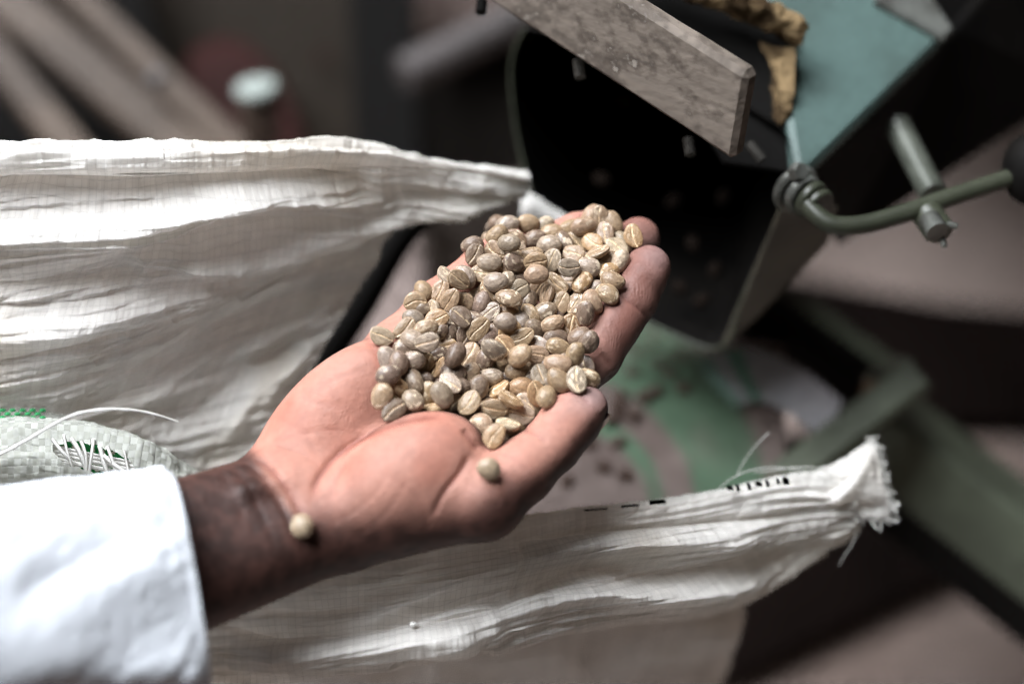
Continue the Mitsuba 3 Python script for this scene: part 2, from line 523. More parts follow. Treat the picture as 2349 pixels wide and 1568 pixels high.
scene['skin'] = {'type': 'bumpmap', 'arbitrary': mikit.proc(skin_relief, 2.0e-4), 'scale': 1.0,
                 'bsdf': {'type': 'principled', 'base_color': vc, 'roughness': 0.56, 'specular': 0.32, 'flatness': 0.4, 'sheen': 0.1}}
scene['nail'] = {'type': 'principled', 'base_color': RGB(rgb(178, 130, 112)), 'roughness': 0.28, 'specular': 0.5, 'clearcoat': 0.3}
person = thing('person', 'right forearm in a white sleeve with an open palm cupped full of coffee beans', 'person')
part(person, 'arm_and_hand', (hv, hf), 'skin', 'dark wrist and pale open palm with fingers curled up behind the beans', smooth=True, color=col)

# thumbnail, seen edge on at the far side of the thumb tip
ax = unit(TH[4] - TH[3])
out_ = unit(np.array([0.72, -0.42, -0.45]) - ax * (ax @ np.array([0.72, -0.42, -0.45])))
sd_ = np.cross(ax, out_)
nu, nv = 15, 17
uu, vv = np.meshgrid(np.linspace(-1, 1, nu), np.linspace(-1, 1, nv), indexing='ij')
rad = 9.2 + 0.55 - 1.2 * (vv ** 4) * 0.4
ph = uu * 1.02
cen = TH[3] + (TH[4] - TH[3]) * 0.78
npos = lambda off: cen + ax * (vv * 6.2 + 2.2 - 0.9 * np.abs(uu) ** 2.5)[..., None] + ((rad + off) * np.cos(ph))[..., None] * out_ + ((rad + off) * np.sin(ph))[..., None] * sd_
top, bot = npos(0.25).reshape(-1, 3), npos(-1.2).reshape(-1, 3)
gf = grid_faces(nu, nv)
rim = np.r_[[i * nv for i in range(nu)], [(nu - 1) * nv + j for j in range(1, nv)], [i * nv + nv - 1 for i in range(nu - 2, -1, -1)], [j for j in range(nv - 2, 0, -1)]]
m_ = len(top)
sf = []
for i in range(len(rim)):
    a, b = rim[i], rim[(i + 1) % len(rim)]
    sf += [[a, b, b + m_], [a, b + m_, a + m_]]
part(person, 'thumbnail', (np.vstack([top, bot]), np.vstack([gf, gf[:, ::-1] + m_, sf])), 'nail', smooth=40)

# ------------------------------------------------------------------ coffee beans
def bean_mesh(seed, length, width, height, sub=4, split=0.5, wrinkle=0.0, round_=False):
    """One green coffee bean in mm, long axis x, flat face with the crease towards +z; returns mesh and 'how much silverskin' per vertex."""
    r = np.random.default_rng(seed)
    s = trimesh.creation.icosphere(subdivisions=sub)
    v = np.array(s.vertices)
    x, y, z = v.T
    rx = np.sign(x) * np.abs(x) ** 0.94
    taper = 1 + r.uniform(-0.10, 0.10) * x
    bend = r.uniform(-0.10, 0.10)
    flat = 0.97 if round_ else 0.40
    zz = np.where(z > 0, z * flat * (1 - 0.25 * z * (0 if round_ else 1)), z * 1.0) * height * (0.62 if not round_ else 0.5)
    X, Y = rx * length / 2, y * taper * width / 2 + bend * width * (x * x - 0.4)
    wob = 0.42 * np.sin(x * r.uniform(2.2, 3.2) + r.uniform(0, 6)) * r.uniform(0.5, 1.0)
    g = Y - bend * width * (x * x - 0.4) - wob
    cw = split
    groove = np.exp(-(g / (0.55 * cw)) ** 2) * (z > 0) * ss(1.02, 0.80, np.abs(x)) * ss(0.0, 0.35, z)
    lipw = np.exp(-((np.abs(g) - 1.6 * cw) / (1.1 * cw)) ** 2) * (z > 0) * ss(1.0, 0.7, np.abs(x))
    zz = zz - groove * 0.34 + lipw * 0.0
    p = np.stack([X, Y, zz], 1)
    lump = meshkit.fbm(v * 2.0 + seed * 3.1, 3, seed) - 0.5
    fine = meshkit.fbm(v * 6.0 + seed * 1.7, 3, seed + 50) - 0.5
    p += v * (lump * 0.55 + fine * (0.12 + wrinkle))[:, None]
    skin = np.exp(-(g / (cw * 0.6)) ** 2) * (z > 0) * ss(1.02, 0.86, np.abs(x)) * ss(0.0, 0.3, z)
    skin = skin * ss(0.25, 0.55, meshkit.fbm(v * 4.0 + seed * 2.2, 2, seed + 70))
    core = np.exp(-((g + 0.10) / (cw * 0.30)) ** 2) * (z > 0) * ss(0.85, 0.6, np.abs(x))
    patch = ss(0.58, 0.66, meshkit.fbm(v * 2.6 + seed * 5.3, 3, seed + 9)) * r.uniform(0, 1.0)
    return p, s.faces, skin, core, patch, fine


TONE = {'g': (134, 118, 102), 'o': (141, 118, 94), 'd': (112, 94, 80), 'p': (154, 136, 115), 'y': (148, 119, 88)}
TNAME = {'g': 'grey', 'o': 'olive tan', 'd': 'dark brownish', 'p': 'pale cream', 'y': 'yellowish'}
SILVER, ORANGE = np.array(rgb(240, 212, 172)), np.array(rgb(140, 88, 46))
DUST = np.array(rgb(226, 208, 182))


def bean_ply(seed, tone, **kw):
    p, f, skin, core, patch, fine = bean_mesh(seed, **kw)
    r = np.random.default_rng(seed + 1000)
    c0 = np.array(rgb(*TONE[tone])) * r.uniform(0.86, 1.16) * np.array([1, r.uniform(0.97, 1.02), r.uniform(0.93, 1.06)])
    c = c0 * (1 + 0.9 * fine[:, None])
    amount = 1.0 if tone in 'py' else r.uniform(0.3, 0.7) if tone == 'd' else r.uniform(0.5, 0.85)
    c = c + (DUST - c) * (patch * (0.75 if r.random() < 0.6 else 0.2))[:, None]
    c = c + (SILVER - c) * np.clip(skin * amount, 0, 1)[:, None]
    c = c + (ORANGE - c) * np.clip(core * (r.uniform(0.2, 0.6) if r.random() < 0.3 else 0.0), 0, 1)[:, None]
    return mikit.ply(trimesh.Trimesh(p, f, process=False), 'bean_skin', smooth=True, color=np.clip(c, 0.02, 0.95))


def bean_relief(p, n, uv):
    q = p * 1000.0
    return fbm(q.x * 2.0, q.y * 2.0, q.z * 2.0, 3) * 0.00013


scene['bean_skin'] = {'type': 'bumpmap', 'arbitrary': mikit.proc(bean_relief, 1.5e-4), 'scale': 1.0,
                      'bsdf': {'type': 'principled', 'base_color': vc, 'roughness': 0.42, 'specular': 0.45, 'flatness': 0.3, 'clearcoat': 0.08, 'clearcoat_gloss': 0.75}}

# the beans that can be told apart: x, y on a sheet 2.913 times finer than the hand's, turn of the long axis, face (c crease up, b back up, e on edge), tone
BEANS = """1575,180,80,c,o 1525,165,40,b,o 1480,230,5,b,o 1682,232,-60,b,o 1613,280,95,c,o 1820,292,-70,c,y 1425,315,-40,c,o 1540,325,-35,c,y 1385,258,10,b,o
1280,280,0,b,o 1135,305,15,b,d 1105,222,-5,b,o 980,228,25,b,g 1020,312,-45,c,o 905,325,35,b,o 976,348,0,b,g 1250,357,0,b,g 1683,367,-45,c,p
1775,372,-60,b,g 1410,408,-25,c,o 1550,400,30,e,o 1635,440,10,b,o 1742,488,70,b,p 1348,335,-60,b,d 1632,515,10,b,y 1515,500,-20,b,g 1380,495,-5,c,g
1260,455,60,c,g 1145,462,20,c,o 1118,415,10,b,o 1015,460,-15,b,d 1000,388,-20,c,p 882,395,-35,c,o 765,385,20,b,d 772,440,60,c,d 850,475,0,b,g
928,515,-50,c,o 788,535,-5,c,o 700,555,-55,b,g 1160,545,0,b,o 1475,588,60,b,y 1345,600,-10,c,o 1655,607,-20,b,o 1290,605,-40,c,o 1173,645,55,c,o
1240,672,65,e,o 1038,643,40,c,g 1020,575,20,b,d 950,612,60,b,g 652,590,-30,c,o 572,580,-60,e,p 532,657,70,c,o 862,657,-40,b,o 975,705,-15,b,o
1540,650,40,b,g 1628,682,-35,b,o 1560,767,-60,b,o 1315,732,60,c,o 1420,735,60,c,o 1488,800,80,b,d 745,705,75,c,o 670,735,80,c,o 590,720,55,c,o
655,828,-40,c,d 838,795,35,c,g 958,797,15,b,y 375,752,10,c,o 462,790,65,e,p 500,847,25,c,y 345,862,-50,b,g 295,908,45,c,o 428,908,20,b,o 160,966,-20,c,p
570,937,75,b,d 445,992,20,c,g 350,985,-30,b,g 697,940,60,c,d 770,912,50,c,o 838,962,25,b,d 980,920,20,b,y 1125,818,-60,b,o 1153,908,-65,b,d
1270,885,25,b,o 1384,880,70,c,y 1060,962,30,c,o 960,1012,-50,c,y 1178,1012,-25,c,g 1050,1078,30,b,o 1305,1032,-20,b,o 1430,960,30,b,d 1492,1010,60,b,d
1400,1082,80,b,o 540,1035,15,c,y 305,1037,-20,b,d 172,1118,-70,b,g 245,1137,85,b,d 620,1087,55,b,d 718,1070,65,c,o 403,1142,55,c,o 500,1165,65,e,y
345,1118,20,b,g 820,1122,70,b,d 930,1112,-50,b,o 890,1045,-45,b,g 1165,1085,-10,c,o 1300,1142,-10,b,o 1030,1192,15,b,o 855,1227,10,b,p 705,1217,75,b,o
590,1267,-40,c,p 605,1195,-10,b,d 345,1252,-65,b,d 1200,1215,-70,c,g 1055,1285,5,b,y 910,1305,25,e,y 1330,1282,-40,b,o 1410,1240,-80,c,p 1483,1232,-20,b,o
240,1287,-45,b,y 158,1332,75,b,o 441,1346,85,b,o 343,1382,-45,b,g 533,1342,-60,b,g 230,1436,40,c,d 345,1490,-15,b,p 598,1422,55,c,p 708,1388,55,c,o
490,1482,15,e,y 825,1405,40,e,o 885,1442,-10,c,o 992,1367,-20,e,y 1065,1470,-10,c,p 1165,1342,-70,c,y 1240,1372,70,b,o 1110,1410,-40,c,p 838,1512,-40,c,o
970,1522,-15,e,p 1185,1440,60,b,o 775,1568,-35,b,o 870,1663,60,c,y 925,1588,-40,b,d 1010,1575,-10,b,o 845,1838,-40,b,p
1105,730,80,b,d 800,733,70,b,d 735,845,-20,b,d 890,600,0,b,g 955,862,-10,b,g 1062,868,60,b,g 495,1082,20,b,d 1215,795,30,b,d 640,1295,20,b,d 1290,965,0,b,d 770,1300,70,b,d 200,1225,20,b,d"""
top = []
for t in BEANS.split():
    x, y, a, fce, tone = t.split(',')
    top.append((850 / 1.0217 + float(x) / 2.913, 450 / 1.0217 + float(y) / 2.913, float(a), fce, tone))
top.append((697, 1200, -60, 'b', 'p'))
LONE = {len(top) - 1: 'pale round coffee bean resting alone on the wrist by the heel of the thumb'}
for i, (x, y, *_) in enumerate(top):
    if abs(x - 1122) < 4 and abs(y - 1071) < 5:
        LONE[i] = 'pale coffee bean lying apart from the heap at the base of the thumb'
    if abs(x - 887) < 4 and abs(y - 772) < 4:
        LONE[i] = 'pale crease-up coffee bean at the heap\'s leftmost edge on the heel of the palm'
    if abs(x - 1457) < 4 and abs(y - 541) < 4:
        LONE[i] = 'wrinkled tan coffee bean alone on the middle fingertip'
    if abs(x - 1131) < 4 and abs(y - 1011) < 4:
        LONE[i] = 'yellowish crease-up coffee bean wedged lowest in the fold between thumb and palm'
OUT = np.array([(1130, 490), (1240, 500), (1300, 505), (1370, 470), (1420, 510), (1440, 555), (1450, 610), (1420, 680), (1395, 720), (1355, 790), (1350, 870), (1290, 905), (1240, 955),
                (1150, 990), (1040, 970), (960, 975), (900, 960), (870, 880), (870, 800), (930, 700), (1010, 640), (1075, 580)], float)
from shapely.geometry import Polygon, Point
OUTLINE = Polygon(OUT)


def heap_top(x, y):
    d = OUTLINE.exterior.distance(Point(x, y)) * (1 if OUTLINE.contains(Point(x, y)) else -1)
    return float(wb(y)) - 5.0 + 10.0 * (1 - math.exp(-max(d, 0) / 100.0))


r3 = np.random.default_rng(21)
beans = []          # position (work frame), axes 3x3, dims, tone, face, level
def axes_for(ang, fce, tilt_r):
    a = math.radians(ang)
    x = np.array([math.cos(a), math.sin(a), 0])
    z = np.array([0, 0, 1.0]) if fce == 'c' else np.array([0, 0, -1.0]) if fce == 'b' else np.array([-math.sin(a), math.cos(a), 0.55]) * np.array([1, 1, 1])
    if fce == 'e' and z[1] < 0:
        z = z * np.array([-1, -1, 1])
    t = r3.normal(0, tilt_r, 3) * np.array([1, 1, 0.2])
    z = unit(z + t)
    x = unit(x - z * (x @ z))
    return np.stack([x, np.cross(z, x), z])


for i, (x, y, a, fce, tone) in enumerate(top):
    w = heap_top(x, y)
    dims = (r3.uniform(8.9, 10.8), r3.uniform(6.7, 7.9), r3.uniform(4.2, 5.1))
    if i in LONE:
        w = float(wb(y)) + 6
    if y > 1190:
        dims = (9.0, 7.8, 7.3)
    beans.append([L(x, y, w + r3.uniform(-1.6, 1.6)), axes_for(a, fce, 0.22), dims, tone, fce, 0])
ntop = len(beans)
txy = np.array([(b[0], b[1]) for b in top])
for level, drop, want, gap in ((1, 5.6, 80, 18), (2, 10.0, 55, 0)):
    n = 0
    pts = list(txy) if level == 1 else []
    for _ in range(6000):
        x, y = r3.uniform(870, 1450), r3.uniform(480, 985)
        if not OUTLINE.contains(Point(x, y)) or OUTLINE.exterior.distance(Point(x, y)) < 14:
            continue
        if pts and min((x - p[0]) ** 2 + (y - p[1]) ** 2 for p in pts) < (gap if level == 1 else 30) ** 2:
            continue
        pos = L(x, y, heap_top(x, y) - drop)
        if level == 2 and hand_sdf(pos[None])[0] < 2.0:
            continue
        pts.append((x, y))
        beans.append([pos, axes_for(r3.uniform(0, 180), r3.choice(['c', 'b', 'b']), 0.4), (r3.uniform(8.0, 9.4), r3.uniform(6.3, 7.2), r3.uniform(4.6, 5.4)), r3.choice(list('gdod')), 'b', level])
        n += 1
        if n >= want:
            break

# settle: each bean is three balls, pushed apart mostly along the heap's depth and out of the hand
nb = len(beans)
P = np.array([b[0] for b in beans]); A = np.array([b[1] for b in beans]); D = np.array([b[2] for b in beans]); lev = np.array([b[5] for b in beans])
offs = np.array([-1, 0, 1.0])
rad = 2.9
home = P.copy()
for it in range(90):
    B = (P[:, None] + A[:, None, 0] * (offs[None, :, None] * (D[:, 0] * 0.30)[:, None, None])).reshape(-1, 3)
    own = np.repeat(np.arange(nb), 3)
    mv = np.zeros((nb, 3)); ct = np.zeros(nb)
    pairs = cKDTree(B).query_pairs(2 * rad, output_type='ndarray')
    pairs = pairs[own[pairs[:, 0]] != own[pairs[:, 1]]]
    i, j = own[pairs[:, 0]], own[pairs[:, 1]]
    d = B[pairs[:, 0]] - B[pairs[:, 1]]
    ln = np.linalg.norm(d, axis=1) + 1e-9
    push = (2 * rad - ln)[:, None] * d / ln[:, None]
    s = np.sign(d[:, 2] + (lev[j] - lev[i]) * 3 + 1e-6)
    push = push * [0.35, 0.35, 0.6]
    push[:, 2] = s * np.maximum(np.abs(push[:, 2]), 0.45 * (2 * rad - ln))
    wi = np.where(lev[i] < lev[j], 0.35, np.where(lev[i] > lev[j], 0.65, 0.5))
    np.add.at(mv, i, push * wi[:, None]); np.add.at(mv, j, -push * (1 - wi)[:, None])
    np.add.at(ct, i, 1); np.add.at(ct, j, 1)
    P += 0.8 * mv / np.maximum(1, ct[:, None] * 0.6)
    P[:, :2] += 0.10 * (home[:, :2] - P[:, :2])
    P += DOWN * 0.10
    sd3 = hand_base(B).reshape(nb, 3)
    worst = sd3.argmin(1)
    pen = 2.3 - sd3[np.arange(nb), worst]
    hit = pen > 0
    if hit.any():
        g = gradient(hand_base, B.reshape(nb, 3, 3)[np.arange(nb), worst][hit], 0.3)
        P[hit] += g * pen[hit][:, None]
fin = hand_base(P)
inside_ = [OUTLINE.buffer(6).contains(Point(*to_px(p))) for p in P]
keep = [k for k in range(nb) if k < ntop or (fin[k] > 1.5 and inside_[k])]
FACE = {'c': 'crease up', 'b': 'back up', 'e': 'on edge'}


def zone(x, y):
    u = ((x - 870) * 0.72 + (985 - y) * 0.69) / 760
    a = 'towards the wrist' if u < 0.36 else 'in the middle of the heap' if u < 0.68 else 'towards the fingertips'
    v = (x - 1150) * 0.69 + (y - 740) * 0.72
    return a, ('on the thumb side' if v > 75 else 'on the outer side' if v < -75 else 'along its centre line')


ORD = 'first second third fourth fifth sixth seventh eighth ninth tenth eleventh twelfth thirteenth fourteenth fifteenth sixteenth'.split()
TQ = to_px(P[:ntop])
rows_ = sorted([k for k in range(ntop) if k not in LONE], key=lambda k: TQ[k][1])
PLACE = {}
for i0 in range(0, len(rows_), 12):
    for n_, k in enumerate(sorted(rows_[i0:i0 + 12], key=lambda k: TQ[k][0])):
        PLACE[k] = (ORD[n_], ORD[i0 // 12])
for k in keep:
    q = to_px(P[k])
    tone, fce = beans[k][3], beans[k][4]
    m = np.eye(4)
    m[:3, :3] = A[k].T
    m[:3, 3] = P[k]
    kk = key_for('coffee_bean')
    d = beans[k][2]
    seed = 100 + k
    wr_ = 0.5 if (k in LONE and 'wrinkled' in LONE[k]) else 0.0
    sp = bean_ply(seed, tone, length=d[0], width=d[1], height=d[2], sub=4 if k < ntop else 3, split=float(np.random.default_rng(seed).uniform(0.30, 0.52)), wrinkle=wr_, round_=(d[2] > 7))
    scene[kk] = {**sp, 'to_world': Wm(m)}
    a, s = zone(*q)
    if k in LONE:
        labels[kk] = {'label': LONE[k], 'category': 'coffee bean', 'group': 'green coffee beans in the hand'}
    elif k < ntop:
        labels[kk] = {'label': f'{TNAME[tone]} bean {FACE[fce]}, {PLACE[k][0]} from left in the heap\'s {PLACE[k][1]} row from top', 'category': 'coffee bean', 'group': 'green coffee beans in the hand'}
    else:
        labels[kk] = {'label': f'bean half buried under the others {a}, {s}', 'category': 'coffee bean', 'group': f'coffee beans half buried {a} {s}'}

# ------------------------------------------------------------------ sleeve
def loft(rings, nseg):
    """Rings of equal length -> smooth closed surface along them."""
    R = np.array(rings)
    k = min(3, len(R) - 1)
    t = np.linspace(0, 1, len(R))
    S = make_interp_spline(t, R, k=k)(np.linspace(0, 1, nseg))
    n, m = S.shape[:2]
    return S, grid_faces(m, n, True)


def cuff_ring(c, top, minor, n=120, q=2.4):
    c, tp = L(*c), L(*top)
    M, N = tp - c, np.asarray(minor, float)
    a = np.arange(n) * 2 * np.pi / n
    co, si = np.cos(a), np.sin(a)
    return c + np.sign(co)[:, None] * (np.abs(co) ** (2 / q))[:, None] * M + np.sign(si)[:, None] * (np.abs(si) ** (2 / q))[:, None] * N


R0 = cuff_ring((440, 1352, 46), (398, 1090, 46), (11, 1, 35))
R1 = cuff_ring((330, 1372, 54), (300, 1083, 54), (7, 1, 38))
R2 = cuff_ring((120, 1420, 70), (110, 1096, 70), (4, 1, 42))
R3 = cuff_ring((-150, 1490, 92), (-170, 1125, 92), (2, 1, 46))
R4 = cuff_ring((-480, 1580, 120), (-500, 1180, 120), (0, 1, 48))
S, _ = loft([R0, R1, R2, R3, R4], 110)
nr = S.shape[0]
tt, aa = np.meshgrid(np.linspace(0, 1, nr), np.arange(120) * 2 * np.pi / 120, indexing='ij')
cen = S.mean(1, keepdims=True)
rad_ = (S - cen) / np.linalg.norm(S - cen, axis=2, keepdims=True)
big = meshkit.fbm(np.stack([tt * 4.0 + 2.2 * np.cos(aa - 0.6), np.cos(aa) * 1.6, np.sin(aa) * 1.6], -1), 3, 4) - 0.5
fold = np.exp(-((aa - 2.15 + 1.1 * tt) / 0.22) ** 2) * 4.5 - np.exp(-((aa - 2.55 + 0.9 * tt) / 0.25) ** 2) * 4 + np.exp(-((aa - 1.1 - 1.3 * tt) / 0.25) ** 2) * 2.2
S = S + rad_ * ((big * 8.5 + fold) * ss(-0.01, 0.10, tt))[..., None]
hem = np.exp(-((tt - 0.055) / 0.006) ** 2) * 0.5
S = S - rad_ * hem[..., None]
inner = [S[0] - rad_[0] * 0.8 + (S[1] - S[0]) * -0.3]
for k in (1, 4, 9, 15, 24, 34):
    inner.append(S[k] - rad_[k] * 2.0)
full = np.array(inner[::-1] + list(S))
v = full.transpose(1, 0, 2)
f = grid_faces(v.shape[0], v.shape[1], True)


def cotton_relief(p, n, uv):
    q = p * 1000.0
    return (fbm(q.x * 0.25, q.y * 0.25, q.z * 0.25, 3) * 0.9 + noise(q.x * 2.0, q.y * 2.0, q.z * 2.0) * 0.1) * 0.0011


scene['cotton'] = {'type': 'twosided', 'bsdf': {'type': 'bumpmap', 'arbitrary': mikit.proc(cotton_relief, 4e-4), 'scale': 1.0,
                   'bsdf': {'type': 'principled', 'base_color': RGB((0.62, 0.645, 0.69)), 'roughness': 0.85, 'specular': 0.2, 'sheen': 0.4}}}
part(person, 'sleeve', (v.reshape(-1, 3), f[:, ::-1]), 'cotton', 'loose white cotton sleeve with an open cuff', smooth=True)

# ------------------------------------------------------------------ woven sack
def weave_height(u, v, over_only=False):
    """Plain weave of flat tapes 2.3 mm wide: 0..1."""
    wu = fbm(u * 35, v * 35, 2.0, 2) * 0.004
    a, b = (u + wu) / 0.0023, (v + wu * 0.8) / 0.0023
    fa, fb = a - dr.floor(a), b - dr.floor(b)
    odd = dr.abs((dr.floor(a) + dr.floor(b)) - 2 * dr.floor((dr.floor(a) + dr.floor(b)) / 2)) > 0.5
    ea, eb = 4 * fa * (1 - fa), 4 * fb * (1 - fb)
    over = dr.select(odd, dr.minimum(ea * 3.0, 1.0) * (0.55 + 0.45 * eb), dr.minimum(eb * 3.0, 1.0) * (0.55 + 0.45 * ea))
    return over + 0.35 * (cell_rand(dr.floor(a), dr.select(odd, 0.0, dr.floor(b)), dr.select(odd, 3.0, 5.0)) - 0.5)


def sack_relief(p, n, uv):
    return weave_height(uv.x, uv.y) * 0.00034 + fbm(uv.x * 240, uv.y * 70, 0.0, 3) * 0.0011


def sack_colour(p, n, uv):
    a, b = dr.floor(uv.x / 0.0023), dr.floor(uv.y / 0.0023)
    r = 0.5 * cell_rand(a, 0, 1) + 0.5 * cell_rand(b, 0, 2)
    d = fbm(uv.x * 22, uv.y * 22, 3.0, 3)
    c = mix((0.88, 0.855, 0.815), (0.78, 0.73, 0.66), smoothstep(0.45, 0.8, d))
    return c * (0.84 + 0.16 * r) * (0.82 + 0.18 * weave_height(uv.x, uv.y))


def sack_rough(p, n, uv):
    a, b = dr.floor(uv.x / 0.0023), dr.floor(uv.y / 0.0023)
    return 0.30 + 0.25 * cell_rand(a, b, 4)


def cloth_bsdf(colour, trans=0.85):
    return {'type': 'bumpmap', 'arbitrary': mikit.proc(sack_relief, 2.5e-4), 'scale': 1.0,
            'bsdf': {'type': 'principledthin', 'base_color': colour, 'roughness': mikit.proc(sack_rough), 'diff_trans': trans, 'eta': 1.5}}


scene['sack_cloth'] = cloth_bsdf(mikit.proc(sack_colour))


def torn_colour(p, n, uv):
    a, b = dr.floor(uv.x / 0.0023), dr.floor(uv.y / 0.0023)
    odd = dr.abs((a + b) - 2 * dr.floor((a + b) / 2)) > 0.5
    return mix((0.56, 0.57, 0.53), (0.42, 0.43, 0.38), dr.select(odd, 0.8, 0.1)) * (0.85 + 0.3 * cell_rand(a, b, 1))


scene['torn_weave'] = cloth_bsdf(mikit.proc(torn_colour))


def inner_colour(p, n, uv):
    """Inside of the sack: pinkish grey, lowered to hold shade, with the green print of the far side showing."""
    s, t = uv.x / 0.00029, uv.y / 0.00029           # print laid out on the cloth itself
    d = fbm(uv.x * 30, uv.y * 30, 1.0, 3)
    base = mix((0.215, 0.172, 0.157), (0.145, 0.113, 0.102), smoothstep(0.35, 0.75, d))  # base tone lowered to hold the shade from hand and sack
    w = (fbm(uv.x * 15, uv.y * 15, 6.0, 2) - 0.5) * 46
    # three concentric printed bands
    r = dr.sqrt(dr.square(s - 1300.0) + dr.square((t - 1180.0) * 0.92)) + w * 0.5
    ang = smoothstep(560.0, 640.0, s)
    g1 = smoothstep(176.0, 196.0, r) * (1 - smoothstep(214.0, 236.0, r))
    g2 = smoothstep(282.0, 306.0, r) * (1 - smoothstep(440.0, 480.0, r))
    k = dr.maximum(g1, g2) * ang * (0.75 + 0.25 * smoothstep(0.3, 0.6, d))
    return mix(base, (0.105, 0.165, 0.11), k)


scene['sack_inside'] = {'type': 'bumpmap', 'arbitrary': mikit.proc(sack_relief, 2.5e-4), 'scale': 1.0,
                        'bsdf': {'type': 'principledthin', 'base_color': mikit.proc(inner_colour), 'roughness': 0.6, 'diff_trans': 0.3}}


def cloth(rows, nu, nv, ridges=(), crumple=1.0, seed=0, cell=38.0, uv_px=False, streak=0.0, sv=26.0):
    """A sheet through rows of points (x, y, w), with creases: (polyline x,y ; height mm ; reach above ; reach below)."""
    G = np.array([[L(*p) for p in r] for r in rows])
    m, n = G.shape[:2]
    tv, tu = np.linspace(0, 1, m), np.linspace(0, 1, n)
    V, Uq = np.linspace(0, 1, nv), np.linspace(0, 1, nu)
    S = np.stack([RectBivariateSpline(tv, tu, G[..., k], kx=min(3, m - 1), ky=min(3, n - 1))(V, Uq) for k in range(3)], -1)
    du, dv = np.gradient(S, axis=1), np.gradient(S, axis=0)
    N = np.cross(du, dv); N /= np.linalg.norm(N, axis=2, keepdims=True) + 1e-9
    N = np.where((N[..., 2:] < 0), -N, N)
    q = to_px(S).reshape(-1, 2)
    h = np.zeros(len(q))
    for line, hgt, ra, rb in ridges:
        ln = curve([(*p, 0) for p in line], 40, 2)[:, :2]
        dd, t = polyline_distance(q, ln)
        idx = np.clip((t * (len(ln) - 1)).astype(int), 0, len(ln) - 2)
        tg = ln[idx + 1] - ln[idx]
        side = tg[:, 0] * (q[:, 1] - ln[idx][:, 1]) - tg[:, 1] * (q[:, 0] - ln[idx][:, 0])
        rr = np.where(side < 0, ra, rb) * 0.85
        h += 1.8 * hgt * np.exp(-np.abs(dd / rr) ** 1.6) * (0.35 + 0.65 * ss(0, 0.15, t) * ss(1, 0.85, t))
    X = S.reshape(-1, 3)
    nn = meshkit.fbm(np.stack([X[:, 0] / (cell * 2.2), X[:, 1] / (cell * 0.7), X[:, 2] / cell], 1) + seed * 7.7, 4, seed) - 0.5
    rdg = 1 - 2 * np.abs(meshkit.noise(np.stack([X[:, 0] / (cell * 0.9), X[:, 1] / (cell * 0.4), X[:, 2] / cell * 0.5], 1) + seed * 3.3, seed + 5) - 0.5)
    h += crumple * (nn * 7.0 + (rdg ** 3 - 0.3) * 1.0)
    crk = meshkit.noise(np.stack([X[:, 0] / 9.0, X[:, 1] / 5.0, X[:, 2] / 7.0], 1) + 2.0 * nn[:, None], seed + 31)
    crk2 = meshkit.noise(np.stack([X[:, 0] / 5.0, X[:, 1] / 9.0, X[:, 2] / 7.0], 1) + 3.0 * nn[:, None], seed + 37)
    h += min(1.0, crumple * 1.6) * 0.9 * ((1 - 2 * np.abs(crk - 0.5)) ** 4 + 0.7 * (1 - 2 * np.abs(crk2 - 0.5)) ** 4)
    if streak:
        su, sv_ = np.meshgrid(Uq, V)
        sp = np.stack([su * 3.0, sv_ * sv + 1.5 * meshkit.noise(np.stack([su * 4, sv_ * 3, su * 0], -1), seed) , su * 0 + seed], -1)
        h += streak * (2 * np.abs(meshkit.fbm(sp, 3, seed + 2).ravel() - 0.5) * 3 - 0.6)
    S = S + N * h.reshape(nv, nu, 1)
    us = np.r_[0, np.cumsum(np.linalg.norm(np.diff(G[m // 2], axis=0), axis=1))]
    vs = np.r_[0, np.cumsum(np.linalg.norm(np.diff(G[:, n // 2], axis=0), axis=1))]
    ul, vl = np.interp(Uq, tu, us), np.interp(V, tv, vs)
    uu, vv = np.meshgrid(ul, vl)
    if uv_px:
        uu, vv = np.meshgrid(Uq, V)
    f = grid_faces(nv, nu)
    return S.reshape(-1, 3), f, np.stack([uu, vv], -1).reshape(-1, 2) / 1000.0


def row(xs, ys, ws):
    return list(zip(xs, ys, ws))


def lin(a, b, n=7):
    return np.linspace(a, b, n)


